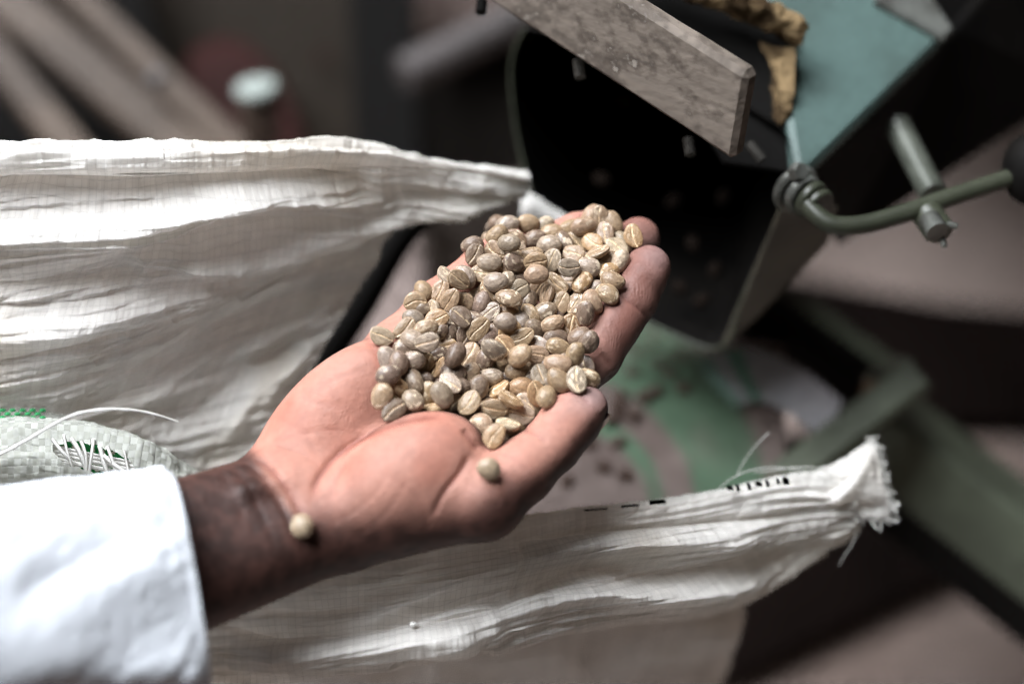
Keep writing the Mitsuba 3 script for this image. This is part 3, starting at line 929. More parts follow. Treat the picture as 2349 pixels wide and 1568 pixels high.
sack = thing('woven_sack', 'open white woven plastic sack with creased rims under the machine spout', 'sack')
xs = [-140, 90, 320, 540, 760, 980, 1212]
rowsA = [
    row(xs, [420, 420, 418, 412, 405, 410, 425], [-75, -78, -90, -105, -125, -140, -150]),
    row(xs, [352, 352, 352, 352, 350, 376, 412], [-35, -40, -50, -68, -92, -112, -130]),
    row(xs, [333, 334, 335, 337, 336, 364, 402], [4, 0, -14, -34, -58, -88, -116]),
    row(xs, [395, 398, 396, 392, 386, 392, 414], [10, 8, -4, -22, -48, -84, -116]),
    row(xs, [470, 470, 462, 445, 425, 418, 420], [2, -2, -12, -32, -60, -94, -122]),
    row(xs, [560, 560, 545, 510, 470, 440, 426], [-14, -18, -26, -46, -74, -104, -126]),
    row(lin(-140, 1130), [650, 645, 615, 575, 530, 485, 436], [-26, -28, -36, -56, -82, -110, -130]),
    row(lin(-140, 1010), [735, 718, 690, 640, 580, 525, 466], [-38, -40, -46, -66, -92, -114, -134]),
    row(lin(-140, 905), [820, 800, 768, 715, 645, 585, 520], [-48, -52, -60, -76, -100, -120, -138]),
    row(lin(-140, 846), [900, 880, 850, 800, 735, 680, 622], [-62, -66, -74, -90, -108, -124, -140]),
    row(lin(-140, 772), [980, 965, 940, 900, 850, 800, 745], [-80, -84, -92, -104, -116, -128, -140]),
    row(lin(-140, 700), [1070, 1060, 1040, 1010, 970, 930, 880], [-104, -108, -112, -118, -124, -132, -140]),
    row(lin(-140, 640), [1180, 1170, 1150, 1120, 1090, 1055, 1010], [-135, -136, -138, -140, -140, -142, -146]),
    row(lin(-140, 620), [1300, 1290, 1270, 1240, 1210, 1180, 1150], [-180, -180, -176, -172, -168, -165, -162]),
]
rowsA = [[(x, y, 0.60 * w + 4 + 0.05 * max(0, min(y, 1100) - 560)) for x, y, w in r] for r in rowsA]
ridA = [
    ([(-100, 372), (300, 372), (620, 368), (860, 368), (1000, 384)], 1.6, 30, 24),
    ([(-100, 428), (200, 425), (420, 420), (640, 408), (820, 408)], -8.5, 24, 34),
    ([(-100, 520), (150, 512), (318, 496), (477, 456), (690, 431), (860, 428)], 7.0, 34, 22),
    ([(-100, 492), (150, 480), (330, 468), (520, 440)], -3.0, 14, 14),
    ([(-100, 560), (160, 543), (345, 524), (470, 500)], 5.5, 22, 18),
    ([(300, 560), (520, 520), (640, 490), (800, 462)], -5.0, 22, 26),
    ([(330, 602), (583, 562), (743, 513), (902, 471), (1008, 447), (1150, 432)], 7.0, 28, 24),
    ([(-100, 650), (120, 640), (340, 610)], -4.0, 60, 70),
    ([(-100, 765), (120, 735), (240, 705), (424, 654), (557, 622), (680, 600)], 6.0, 30, 70),
    ([(480, 740), (600, 700), (740, 640)], -3.0, 30, 40),
    ([(540, 830), (640, 770), (770, 690)], 4.0, 30, 30),
    ([(430, 960), (560, 850), (690, 760)], -3.5, 40, 40),
    ([(-100, 598), (80, 590), (230, 572), (400, 548)], 2.2, 14, 12),
    ([(-100, 690), (100, 676), (260, 650), (420, 610)], 1.8, 14, 14),
    ([(420, 470), (600, 448), (760, 436), (900, 430)], 2.2, 10, 10),
    ([(560, 600), (700, 556), (830, 510)], 2.5, 16, 14),
    ([(-100, 880), (120, 850), (300, 800), (430, 740)], 1.6, 26, 26),
    ([(300, 930), (420, 860), (520, 790)], 1.8, 22, 22),
    ([(600, 940), (660, 860), (730, 790)], 2.5, 18, 18),
    ([(520, 1000), (600, 900), (700, 830)], 3.5, 30, 30),
]
va, fa, ua = cloth(rowsA, 300, 360, ridA, 0.55, 3, streak=2.3, sv=40)
part(sack, 'back_panel', (va, fa), 'sack_cloth', 'creased white back panel of the sack mouth, folded over at the rim', smooth=True, uv=ua)

# inside of the sack, seen past the hand
GX, GY = np.linspace(560, 1800, 9), np.linspace(400, 1260, 7)
rowsB = []
for j, y in enumerate(GY):
    t = (y - 400) / 860
    rowsB.append([(x, y, -112 - 75 * math.sin(math.pi * min(1, max(0, 0.12 + 0.9 * t))) - 190 * float(ss(880, 700, y)) * float(ss(1020, 1200, x)) - 40 * float(ss(880, 600, y))) for x in GX])
vb, fb, ub = cloth(rowsB, 150, 90, (), 1.2, 5, 60.0, True)
ub = np.stack([(560 + ub[:, 0] * 1000 * 1240), (400 + ub[:, 1] * 1000 * 860)], 1) * 0.00029
part(sack, 'inside', (vb, fb), 'sack_inside', 'inside of the sack, shade in its colour, with green printed bands', smooth=True, uv=ub)

# front rim, folded outwards
xc = [380, 640, 900, 1120, 1330, 1540, 1730, 1870, 1962]
rowsC = [
    row(xc, [1330, 1290, 1250, 1225, 1195, 1175, 1140, 1115, 1120], [-90, -88, -90, -92, -95, -98, -100, -100, -98]),
    row(xc, [1275, 1250, 1232, 1208, 1172, 1156, 1118, 1096, 1108], [-30, -30, -36, -44, -52, -60, -66, -68, -66]),
    row(xc, [1290, 1262, 1240, 1212, 1168, 1146, 1106, 1086, 1100], [4, 2, -6, -16, -26, -36, -44, -48, -50]),
    row(xc, [1350, 1325, 1300, 1270, 1222, 1192, 1155, 1130, 1138], [14, 12, 4, -6, -16, -28, -38, -44, -48]),
    row(xc, [1405, 1385, 1362, 1325, 1278, 1240, 1205, 1175, 1168], [12, 10, 4, -4, -14, -26, -38, -46, -50]),
    row(xc, [1465, 1455, 1425, 1385, 1335, 1295, 1255, 1215, 1185], [10, 12, 8, 0, -12, -26, -40, -48, -53]),
    row(xc, [1510, 1505, 1470, 1440, 1395, 1355, 1308, 1248, 1196], [8, 12, 10, 4, -10, -26, -44, -52, -56]),
    row(xc, [1550, 1545, 1508, 1482, 1438, 1402, 1352, 1276, 1204], [-6, 0, 2, -4, -18, -34, -54, -60, -60]),
    row(xc, [1548, 1540, 1504, 1476, 1432, 1396, 1346, 1272, 1200], [-40, -34, -30, -34, -44, -58, -72, -76, -72]),
    row(xc, [1520, 1510, 1470, 1440, 1400, 1370, 1320, 1252, 1190], [-60, -56, -54, -56, -62, -72, -82, -86, -80]),
]
ridC = [
    ([(1180, 1236), (1400, 1212), (1600, 1197), (1780, 1186), (1900, 1172)], -2.6, 9, 12),
    ([(1180, 1290), (1350, 1256), (1560, 1245), (1750, 1228)], 5.5, 34, 30),
    ([(1150, 1375), (1250, 1335), (1343, 1306), (1512, 1321), (1737, 1293), (1878, 1250)], -6.0, 30, 26),
    ([(1130, 1420), (1300, 1368), (1480, 1362), (1650, 1340), (1780, 1300)], 6.0, 24, 34),
    ([(520, 1432), (729, 1466), (885, 1437), (989, 1397), (1130, 1368), (1230, 1350)], -5.0, 26, 18),
    ([(560, 1495), (700, 1482), (850, 1470), (1000, 1462), (1125, 1447)], 6.5, 24, 34),
    ([(560, 1380), (720, 1400), (860, 1370), (1000, 1320)], -1.6, 20, 24),
    ([(860, 1420), (980, 1370), (1080, 1335)], 2.0, 14, 16),
    ([(600, 1350), (800, 1340), (980, 1290)], 1.5, 20, 20),
    ([(1190, 1240), (1196, 1300), (1180, 1360)], -1.6, 8, 8),
    ([(900, 1500), (1020, 1492), (1120, 1486)], -3.0, 9, 10),
]
vcn, fcn, ucn = cloth(rowsC, 380, 260, ridC, 0.42, 8, 30.0, streak=1.7, sv=26)
part(sack, 'front_rim', (vcn, fcn), 'sack_cloth', 'bright front rim of the sack, folded outwards below the hand', smooth=True, uv=ucn)

# body of the sack below the fold
xd = np.array([300, 620, 940, 1220, 1460, 1640, 1700])
rowsD = []
for y0, w0, k in ((1380, -85, 0), (1460, -100, 0), (1560, -140, 1), (1700, -215, 2), (1880, -330, 3.2), (2080, -480, 4.4)):
    rowsD.append([(x - 42 * k * (x > 1400), y0 + (0 if x < 1000 else -10), w0 - 20 * ((x - 900) / 800) ** 2) for x in xd])
for i in range(len(rowsD)):
    rowsD[i].append((rowsD[i][-1][0] - 60, rowsD[i][-1][1], rowsD[i][-1][2] - 90))
vd, fd, ud = cloth(rowsD, 150, 110, [([(650, 1530), (640, 1700)], 2, 20, 20), ([(1000, 1520), (1020, 1700)], -4, 60, 60), ([(1330, 1470), (1400, 1640)], 4, 60, 60)], 0.9, 12, 40.0)
part(sack, 'body', (vd, fd), 'sack_cloth', 'shaded lower body of the sack hanging below the fold', smooth=True, uv=ud)

# frayed corner that stands up on the right
cr = np.array([(1800, 1098, -50), (1870, 1086, -54), (1930, 1062, -58), (1972, 1030, -62), (2003, 1006, -66), (2012, 1060, -66), (2022, 1110, -64), (2040, 1150, -62), (2034, 1184, -60), (1990, 1180, -56), (1940, 1176, -54), (1870, 1150, -50)])
cx = [1780, 1860, 1930, 1990]
rowsK = [
    [(1790, 1100, -52), (1868, 1084, -56), (1935, 1056, -62), (2002, 1006, -68)],
    [(1800, 1122, -46), (1876, 1112, -48), (1948, 1086, -52), (2013, 1062, -58)],
    [(1812, 1146, -44), (1886, 1138, -45), (1956, 1122, -46), (2024, 1112, -52)],
    [(1822, 1170, -46), (1892, 1166, -46), (1960, 1156, -46), (2036, 1152, -52)],
    [(1830, 1196, -52), (1896, 1192, -52), (1962, 1184, -50), (2030, 1186, -54)],
]
vk, fk, uk = cloth(rowsK, 70, 60, [([(1900, 1150), (1960, 1110), (1995, 1050)], 3, 18, 18), ([(1890, 1180), (1960, 1168), (2020, 1165)], -2.5, 14, 14)], 0.5, 14, 18.0)
part(sack, 'frayed_corner', (vk, fk), 'sack_cloth', 'frayed white corner standing up at the right end of the rim', smooth=True, uv=uk)
rf = np.random.default_rng(5)


def ribbon(pts, width, face, thick=0.25):
    """A flat tape along pts; face: about where its flat side looks."""
    p = np.asarray(pts, float)
    t = np.gradient(p, axis=0); t /= np.linalg.norm(t, axis=1, keepdims=True)
    fc = np.broadcast_to(np.asarray(face, float), p.shape)
    s = np.cross(t, fc); s /= np.linalg.norm(s, axis=1, keepdims=True)
    n = np.cross(s, t)
    w = np.broadcast_to(np.asarray(width, float), (len(p),))[:, None] / 2
    pr = np.stack([p + s * w, p + n * thick, p - s * w, p - n * thick], 1)
    return pr.reshape(-1, 3), np.vstack([grid_faces_strip(len(p), 4)])


def grid_faces_strip(n, m):
    i, j = np.meshgrid(np.arange(n - 1), np.arange(m), indexing='ij')
    q = np.stack([i * m + j, i * m + (j + 1) % m, (i + 1) * m + (j + 1) % m, (i + 1) * m + j], -1).reshape(-1, 4)
    return np.vstack([q[:, [0, 1, 2]], q[:, [0, 2, 3]]])


scene['tape'] = {'type': 'principledthin', 'base_color': RGB((0.62, 0.61, 0.58)), 'roughness': 0.35, 'diff_trans': 0.5}
scene['green_tape'] = {'type': 'principledthin', 'base_color': RGB((0.05, 0.33, 0.12)), 'roughness': 0.4, 'diff_trans': 0.5}
scene['print_ink'] = {'type': 'principled', 'base_color': RGB((0.035, 0.037, 0.045)), 'roughness': 0.5}


def joined(parts):
    return trimesh.util.concatenate([trimesh.Trimesh(a, b, process=False) for a, b in parts])


fr = []
edge = curve(Ls([(2000, 1004, -67), (2012, 1060, -59), (2023, 1112, -53), (2036, 1150, -52), (2032, 1184, -54), (1985, 1188, -52), (1945, 1190, -51)]), 64)
for p in edge:
    d = unit(np.array([rf.uniform(0.3, 1.0), rf.uniform(-0.8, 0.25), rf.uniform(-0.3, 0.5)]))
    ln = rf.uniform(1.5, 4.5)
    fr.append(ribbon(curve([p - d * 2.5, p + d * ln * 0.5 + rf.normal(0, .4, 3), p + d * ln * 1.25 + rf.normal(0, .8, 3)], 7), rf.uniform(0.3, 1.1), [0.1, 0.2, 1]))
part(sack, 'fringe', joined(fr), 'tape', 'short frayed tape ends along the corner', smooth=True, kind='stuff')
for pts in ([(1690, 1092, -50), (1712, 1050, -52), (1745, 1010, -48), (1764, 992, -46)], [(1730, 1082, -52), (1800, 1074, -44), (1868, 1072, -42), (1912, 1098, -46)], [(1640, 1130, -45), (1740, 1074, -40), (1850, 1082, -42), (1940, 1120, -45)],
            [(1945, 1190, -52), (1962, 1230, -54), (1940, 1270, -58), (1926, 1296, -60)], [(1975, 1188, -52), (1972, 1218, -56), (1950, 1246, -58)]):
    part(sack, 'loose_thread', tube(curve(Ls(pts), 24), 0.22, 6), 'tape', smooth=True)

# a spent, half unravelled fold of the rim near the sleeve
xe = [-140, 0, 130, 260, 370, 470, 560]
rowsE = [
    row(xe, [1010, 1000, 1000, 1015, 1050, 1100, 1160], [-70, -70, -70, -72, -74, -78, -84]),
    row(xe, [966, 962, 968, 990, 1030, 1086, 1150], [-30, -28, -28, -30, -34, -44, -58]),
    row(xe, [990, 980, 982, 1002, 1040, 1092, 1152], [-10, -8, -8, -10, -16, -28, -46]),
    row(xe, [1040, 1030, 1030, 1042, 1070, 1112, 1164], [0, 3, 3, 0, -6, -18, -38]),
    row(xe, [1090, 1085, 1085, 1092, 1110, 1140, 1180], [0, 4, 4, 2, -4, -16, -36]),
    row(xe, [1150, 1150, 1150, 1150, 1160, 1180, 1210], [-10, -8, -8, -10, -14, -24, -40]),
    row(xe, [1230, 1230, 1230, 1230, 1230, 1240, 1260], [-40, -38, -38, -38, -40, -46, -56]),
]
ve, fe, ue = cloth(rowsE, 150, 120, [([(0, 1010), (160, 1000), (300, 1030), (420, 1090)], 2.5, 20, 20)], 0.5, 17, 24.0)
q = to_px(ve)
hole = (((q - [214, 1052]) @ np.array([[0.96, -0.28], [0.28, 0.96]])) / [88, 27])
hole = (hole ** 2).sum(1) * 0.86 + 0.6 * (meshkit.noise(ve / 3.0, 3) - 0.5) < 1
fe2 = fe[~hole[fe].any(1)]
part(sack, 'torn_fold', (ve, fe2), 'torn_weave', 'torn fold of woven tapes beside the sleeve with a hole in it', smooth=True, uv=ue)
for i in range(9):                                     # tapes that cross the hole
    t = -0.85 + 1.7 * i / 8 + rf.normal(0, 0.06)
    x = 214 + 84 * t
    y = 1052 + 24 * t
    a = np.radians(rf.normal(64, 24))
    h = 40 + 8 * rf.random()
    p0, p1 = (x - h * np.cos(a), y - h * np.sin(a)), (x + h * np.cos(a), y + h * np.sin(a))
    w = rf.uniform(1, 6)
    part(sack, 'loose_tape', ribbon(curve([L(*p0, 1), L((p0[0] + p1[0]) / 2 + rf.normal(0, 4), (p0[1] + p1[1]) / 2, w), L(*p1, 2)], 10), rf.uniform(1.0, 2.0), [0.2 * rf.normal(), 0.2, 1], 0.08), 'tape', smooth=True)
for i in range(5):
    y = 1036 + 9 * i
    part(sack, 'loose_tape', ribbon(curve([L(118, y - 14, 1), L(200, y + rf.normal(0, 4), 0.5), L(318, y + 26, 0)], 12), 1.6, [0, 0.3 * rf.normal(), 1]), 'tape', smooth=True)
gp = [ribbon(curve([L(130 + 22 * i, 1000, -22), L(140 + 22 * i, 1050, -18), L(150 + 22 * i, 1110, -22)], 8), 2.4, [0, 0, 1]) for i in range(9)]
gp += [ribbon(curve([L(110, 1015 + 15 * i, -21), L(220, 1025 + 15 * i, -17), L(340, 1045 + 15 * i, -21)], 8), 1.3, [0, 0, 1]) for i in range(6)]
part(sack, 'green_lining', joined(gp), 'green_tape', 'green woven tapes showing through the hole', smooth=True)
# green stripe woven into the fold at the left edge
gs = []
for r_ in range(6):
    for c in range(13):
        x, y = -40 + 11.5 * c, 940 + 8.4 * r_ + 0.02 * c
        if (r_ + c) % 2 == 0:
            gs.append(ribbon(np.array([L(x - 6, y, -21 + r_ * 2.6), L(x, y, -20 + r_ * 2.6), L(x + 6, y, -21 + r_ * 2.6)]), 1.5, [0, 0.5, 1]))
part(sack, 'green_stripe', joined(gs), 'green_tape', 'green woven checks at the left edge of the fold', smooth=True)
rowsS = [row([-140, -60, 20, 100, 150], [930 + 9 * k, 932 + 9 * k, 936 + 9 * k, 944 + 9 * k, 952 + 9 * k], [-30 + 2.8 * k] * 5) for k in range(7)]
vs_, fs_, us_ = cloth(rowsS, 40, 24, (), 0.05, 2)
part(sack, 'stripe_ground', (vs_, fs_), 'torn_weave', smooth=True, uv=us_)
st = curve(Ls([(-60, 1062, 8), (20, 1030, 14), (100, 985, 18), (170, 950, 20), (240, 938, 20), (310, 940, 18), (365, 952, 16), (410, 967, 14)]), 60)
part(sack, 'loose_tape', ribbon(st, np.linspace(3.0, 0.8, 60) * (1 + 0.15 * np.sin(np.arange(60))), [0.1, 0.8, 1], 0.3), 'tape', 'loose white tape curling up from the fold beside the sleeve', smooth=True)
# black print along the right end of the rim
for x0, x1, y0, y1, th in ((1340, 1395, 1170, 1166, 0.7), (1425, 1465, 1161, 1158, 1.0), (1490, 1526, 1152, 1149, 1.8)):
    part(sack, 'print_mark', ribbon(curve([L(x0, y0, -20), L((x0 + x1) / 2, (y0 + y1) / 2, -22), L(x1, y1, -26)], 5), th, [0, 0.4, 1]), 'print_ink', smooth=True)
for i, x in enumerate((1672, 1690, 1716, 1738, 1758, 1782, 1800)):
    h = (9, 14, 16, 10, 15, 12, 16)[i]
    part(sack, 'print_mark', ribbon(np.array([L(x, 1114 - 0.15 * (x - 1672), -33), L(x + 3, 1114 + h * 0.5 - 0.15 * (x - 1672), -31), L(x + 4, 1114 + h - 0.15 * (x - 1672), -30)]), 1.5 if i % 3 else 2.6, [0, 0.4, 1]), 'print_ink', smooth=True)
# right side of the mouth, lit past the fingers, and the pale patch by the frame
rowsR = [[(1196, 440, -106), (1222, 448, -100), (1252, 466, -98), (1296, 494, -96)], [(1196, 480, -98), (1222, 492, -94), (1262, 508, -92), (1322, 524, -90)], [(1196, 540, -110), (1236, 548, -108), (1276, 556, -106), (1330, 560, -104)]]
vr, fr_, ur = cloth(rowsR, 40, 40, (), 0.5, 21, 20)
part(sack, 'far_rim', (vr, fr_), 'sack_cloth', 'white scrap of the rim behind the fingertips', smooth=True, uv=ur)
rowsT = [[(1600, 830, -178), (1720, 800, -174), (1830, 840, -172), (1932, 920, -172)], [(1640, 885, -170), (1740, 862, -167), (1832, 908, -166), (1912, 960, -168)], [(1690, 935, -170), (1762, 925, -167), (1832, 964, -166), (1886, 1004, -170)]]


def patch_colour(p, n, uv):
    a = uv.x * 1000.0
    s = smoothstep(9.0, 13.0, a) * (1 - smoothstep(16.0, 20.0, a)) + (1 - smoothstep(2.0, 8.0, a)) * 0.8
    return mix((0.60, 0.60, 0.64), (0.20, 0.40, 0.31), s)


scene['striped_cloth'] = cloth_bsdf(mikit.proc(patch_colour), 0.5)
vt, ft, ut = cloth(rowsT, 50, 40, (), 0.15, 23, 24)
part(sack, 'side_wall', (vt, ft), 'striped_cloth', 'pale side wall of the sack with faded green stripes', smooth=True, uv=ut)
# crumbs
scene['chaff'] = {'type': 'principled', 'base_color': RGB((0.8, 0.78, 0.74)), 'roughness': 0.8}
cr_ = trimesh.creation.icosphere(subdivisions=2)
cv = np.array(cr_.vertices) * [1.3, 0.9, 0.8] * (0.7 + 0.6 * meshkit.noise(cr_.vertices * 2.2, 4))[:, None]
ck = thing('crumb', 'tiny white crumb lying on the front rim of the sack', 'crumb')
part(ck, None, (cv + L(948, 1431, 14.5), cr_.faces), 'chaff', smooth=True)

# ------------------------------------------------------------------ huller: spout, plank, lever
def paint(c0, c1, rough=0.45, wear=0.0, scale=60.0, met=0.0, relief=0.00015):
    def colour(p, n, uv):
        d = fbm(p.x * scale, p.y * scale, p.z * scale, 4)
        e = noise(p.x * scale * 9, p.y * scale * 9, p.z * scale * 9)
        c = mix(c0, c1, smoothstep(0.35, 0.68, d))
        return c * (0.92 + 0.16 * e) + mi.Color3f(wear) * smoothstep(0.90, 0.97, e) * smoothstep(0.5, 0.6, d)

    def rel(p, n, uv):
        return fbm(p.x * scale * 6, p.y * scale * 6, p.z * scale * 6, 3) * relief
    return {'type': 'twosided', 'bsdf': {'type': 'bumpmap', 'arbitrary': mikit.proc(rel, 4e-4), 'scale': 1.0,
            'bsdf': {'type': 'principled', 'base_color': mikit.proc(colour), 'roughness': rough, 'specular': 0.06 if max(c0) < 0.03 else 0.4, 'metallic': met}}}


scene['green_paint'] = paint((0.072, 0.112, 0.103), (0.06, 0.09, 0.082), 0.42, 0.25, 40)
scene['olive_paint'] = paint((0.040, 0.044, 0.029), (0.027, 0.030, 0.020), 0.42, 0.05, 30)
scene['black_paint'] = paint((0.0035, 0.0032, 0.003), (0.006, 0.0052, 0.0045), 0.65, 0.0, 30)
scene['spring_steel'] = paint((0.085, 0.092, 0.075), (0.055, 0.06, 0.048), 0.4, 0.1, 90, 0.2)
scene['dark_steel'] = paint((0.075, 0.07, 0.062), (0.04, 0.037, 0.033), 0.4, 0.1, 90, 0.3)
scene['cheek_paint'] = paint((0.085, 0.075, 0.055), (0.05, 0.045, 0.034), 0.5, 0.1, 30)
scene['frame_paint'] = paint((0.095, 0.108, 0.076), (0.07, 0.078, 0.056), 0.5, 0.1, 30)
scene['steel'] = paint((0.16, 0.165, 0.15), (0.09, 0.09, 0.08), 0.35, 0.2, 90, 0.4)


def plank_colour(p, n, uv):
    a = fbm(p.x * 70, p.y * 70, p.z * 70, 4)
    b = fbm(p.x * 300, p.y * 300, p.z * 300, 3)
    g = fbm(uv.x * 60, uv.y * 700, 0.0, 3)
    c = mix((0.155, 0.128, 0.106), (0.080, 0.064, 0.052), smoothstep(0.40, 0.62, a * 0.6 + b * 0.4))
    c = mix(c, (0.27, 0.24, 0.21), smoothstep(0.60, 0.74, b * 0.55 + a * 0.45) * 0.8)
    return c * (0.8 + 0.4 * g)


def plank_relief(p, n, uv):
    return (fbm(p.x * 350, p.y * 350, p.z * 350, 3) + 0.6 * fbm(p.x * 90, p.y * 90, p.z * 90, 2)) * 0.00042


scene['worn_wood'] = {'type': 'bumpmap', 'arbitrary': mikit.proc(plank_relief, 4e-4), 'scale': 1.0, 'bsdf': {'type': 'principled', 'base_color': mikit.proc(plank_colour), 'roughness': 0.75, 'specular': 0.25}}


def felt_colour(p, n, uv):
    a = fbm(p.x * 60, p.y * 60, p.z * 60, 4)
    b = fbm(p.x * 400, p.y * 400, p.z * 400, 2)
    return mix((0.17, 0.118, 0.062), (0.035, 0.022, 0.011), smoothstep(0.42, 0.66, a)) * (0.75 + 0.5 * b)


def felt_relief(p, n, uv):
    return fbm(p.x * 260, p.y * 260, p.z * 260, 4) * 0.003


scene['felt'] = {'type': 'twosided', 'bsdf': {'type': 'bumpmap', 'arbitrary': mikit.proc(felt_relief, 5e-4), 'scale': 1.0, 'bsdf': {'type': 'principled', 'base_color': mikit.proc(felt_colour), 'roughness': 0.95, 'specular': 0.1, 'sheen': 0.4}}}
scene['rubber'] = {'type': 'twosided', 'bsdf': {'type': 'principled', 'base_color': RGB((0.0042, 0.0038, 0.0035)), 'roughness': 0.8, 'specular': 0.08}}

machine = thing('hulling_machine', 'dark green coffee hulling machine with a black discharge spout above the sack', 'machine')
# the spout: a deep trough that opens over the sack
Uc = curve(Ls([(1206, 66, -120), (1178, 120, -128), (1176, 240, -136), (1206, 400, -140), (1262, 550, -142), (1390, 680, -140), (1540, 765, -130), (1652, 797, -118), (1702, 690, -100), (1768, 540, -76), (1822, 400, -54)]), 70, 2)
deep = np.array([0.25, 0.42, -0.9]) * 230
ring0 = np.vstack([Uc, curve([Uc[-1], L(1800, 300, -58), L(1500, 120, -74), Uc[0]], 30, 1)[1:-1]])
n0 = len(ring0)
rings = np.array([ring0 + deep * t + (ring0.mean(0) - ring0) * 0.25 * t for t in np.linspace(0, 1, 12)])
vv_ = np.vstack([rings.reshape(-1, 3), rings[-1].mean(0)[None]])
fq = grid_faces_strip(12, n0)
j = np.arange(n0)
fq = np.vstack([fq, np.stack([11 * n0 + j, 11 * n0 + (j + 1) % n0, np.full(n0, len(vv_) - 1)], 1)])
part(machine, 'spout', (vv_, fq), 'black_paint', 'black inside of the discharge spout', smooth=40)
part(machine, 'spout_lip', tube(Uc, 0.8, 10), 'olive_paint', 'thin rolled edge of the spout mouth', smooth=True)
part(machine, 'spout_cheek', slab(Ls([(1826, 398, -53), (1658, 799, -117), (1748, 722, -116), (1900, 560, -92), (1925, 480, -74)]), 2.5, bevel=0.8), 'cheek_paint', 'tapered olive cheek plate on the right of the spout', smooth=20)


def plane_w(pts, x, y):
    a = np.array([[p[0], p[1], 1] for p in pts]); c = np.linalg.solve(a, [p[2] for p in pts])
    return c[0] * x + c[1] * y + c[2]


PL = [(1838, 398, -48), (2178, 74, -105), (1760, 0, -92)]
part(machine, 'top_plate', slab(Ls([(x, y, plane_w(PL, x, y)) for x, y in ((1722, -120), (1766, 30), (1832, 398), (1850, 396), (2178, 74), (2080, -10), (1960, -120))]), 16, bevel=2.2), 'green_paint', 'bluish green sloping top plate in the light', smooth=20)
bw = lambda x, y, k=0: (x, y, plane_w(PL, x, y) + k)
part(machine, 'bracket', slab(Ls([bw(2026, -40, 6), bw(2010, 0, 6), bw(2168, 86, 6), bw(2190, 66, 6), bw(2120, -40, 6)]), 5, bevel=1.2), 'steel', 'worn flat bracket across the corner of the top plate', smooth=20)
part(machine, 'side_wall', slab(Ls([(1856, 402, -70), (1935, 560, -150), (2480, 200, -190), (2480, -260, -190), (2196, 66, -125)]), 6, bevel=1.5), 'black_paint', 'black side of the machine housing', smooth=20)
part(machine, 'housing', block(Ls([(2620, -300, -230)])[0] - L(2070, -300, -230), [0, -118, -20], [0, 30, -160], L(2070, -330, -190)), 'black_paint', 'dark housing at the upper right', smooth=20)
hb = lambda x0, x1, y0, y1, z0, z1: trimesh.creation.box(bounds=[[x0, y0, z0], [x1, y1, z1]])
part(machine, 'unseen_hopper', hb(0.02, 1.0, 0.80, 1.5, 0.62, 1.65), 'olive_paint', 'unseen upper machine body above the picture, added to shade the floor', smooth=False, local=False)  # unseen box, added so that its shadow falls on the floor
# clamped rod, lever and spring
part(machine, 'lever', tube(curve(Ls([(1850, 466, -42), (1872, 492, -39), (1905, 514, -37), (1950, 518, -37), (2060, 494, -40), (2200, 446, -46), (2349, 398, -52), (2520, 340, -60)]), 90, 2), 3.9, 24), 'olive_paint', 'bent olive lever rod pivoting at the spout corner', smooth=True)
for a, b, r in (((1818, 428, -52), (1832, 440, -49), 10.5), ((1833, 441, -49), (1850, 452, -46), 8.6), ((1852, 453, -46), (1868, 464, -44), 8.3), ((1871, 465, -44), (1884, 476, -42), 7.2)):
    part(machine, 'collar', rod(L(*a), L(*b), r, 36, 0.06), 'steel' if r > 8.4 else 'olive_paint', smooth=30)
part(machine, 'nut', rod(L(1822, 398, -44), L(1840, 392, -40), 4.2, 6, 0.08), 'steel', smooth=10)
part(machine, 'spring', screw(L(2058, 286, -100), L(2142, 448, -58), 5.8, 2.1, 24), 'spring_steel', 'ribbed grey spring behind the lever', smooth=40)
part(machine, 'spring_cap', rod(L(2118, 478, -44), L(2162, 540, -36), 6.2, 30, 0.2), 'olive_paint', 'rounded cap under the lever', smooth=30)
part(machine, 'screw', screw(L(2130, 500, -36), L(2150, 532, -30), 4.6, 1.5, 20), 'steel', smooth=40)
part(machine, 'pin', rod(L(2158, 536, -36), L(2167, 566, -34), 1.2, 12), 'steel', smooth=30)
part(machine, 'pin', rod(L(2140, 505, -34), L(2195, 520, -34), 1.4, 12), 'steel', smooth=30)
kb = trimesh.creation.icosphere(subdivisions=3)
part(machine, 'knob', (np.array(kb.vertices) * [11, 15, 11] + L(2362, 388, -52), kb.faces), 'black_paint', 'black knob at the end of the lever', smooth=True)

# plank bolted over the mouth
plank = thing('plank', 'worn grey-brown plank bolted across the mouth of the spout', 'plank')
e0 = L(1680, 373, 4)
ln_ = L(1040, -48, -46) - e0
up_ = L(1714, 172, 25) - e0
dp_ = unit(np.cross(ln_, up_)); dp_ = dp_ * (-1 if dp_[2] > 0 else 1)
vpl = block(ln_ * 1.25, up_, dp_ * 9.0, e0, 2.2)
for _ in range(4):
    vpl = vpl.subdivide_to_size(6.0) if False else vpl.subdivide()
pv = np.array(vpl.vertices)
pn_ = vpl.vertex_normals
pv = pv + pn_ * ((meshkit.fbm(pv / 9.0, 4, 6) - 0.5) * 0.5)[:, None]
axl, axu = unit(ln_), unit(up_)
part(plank, 'board', (pv, vpl.faces), 'worn_wood', smooth=True, uv=np.stack([(pv - e0) @ axl, (pv - e0) @ axu], 1) / 1000)
for a, b in (((1326, 138, -42), (1331, 178, -40)), ((1578, 318, -42), (1584, 356, -40)), ((1718, 330, -48), (1748, 368, -46)), ((1106, 2, -44), (1103, 30, -42))):
    part(plank, 'bolt', screw(L(*a), L(*b), 2.3, 0.9, 18), 'dark_steel' if a[0] != 1106 else 'rubber', smooth=40)
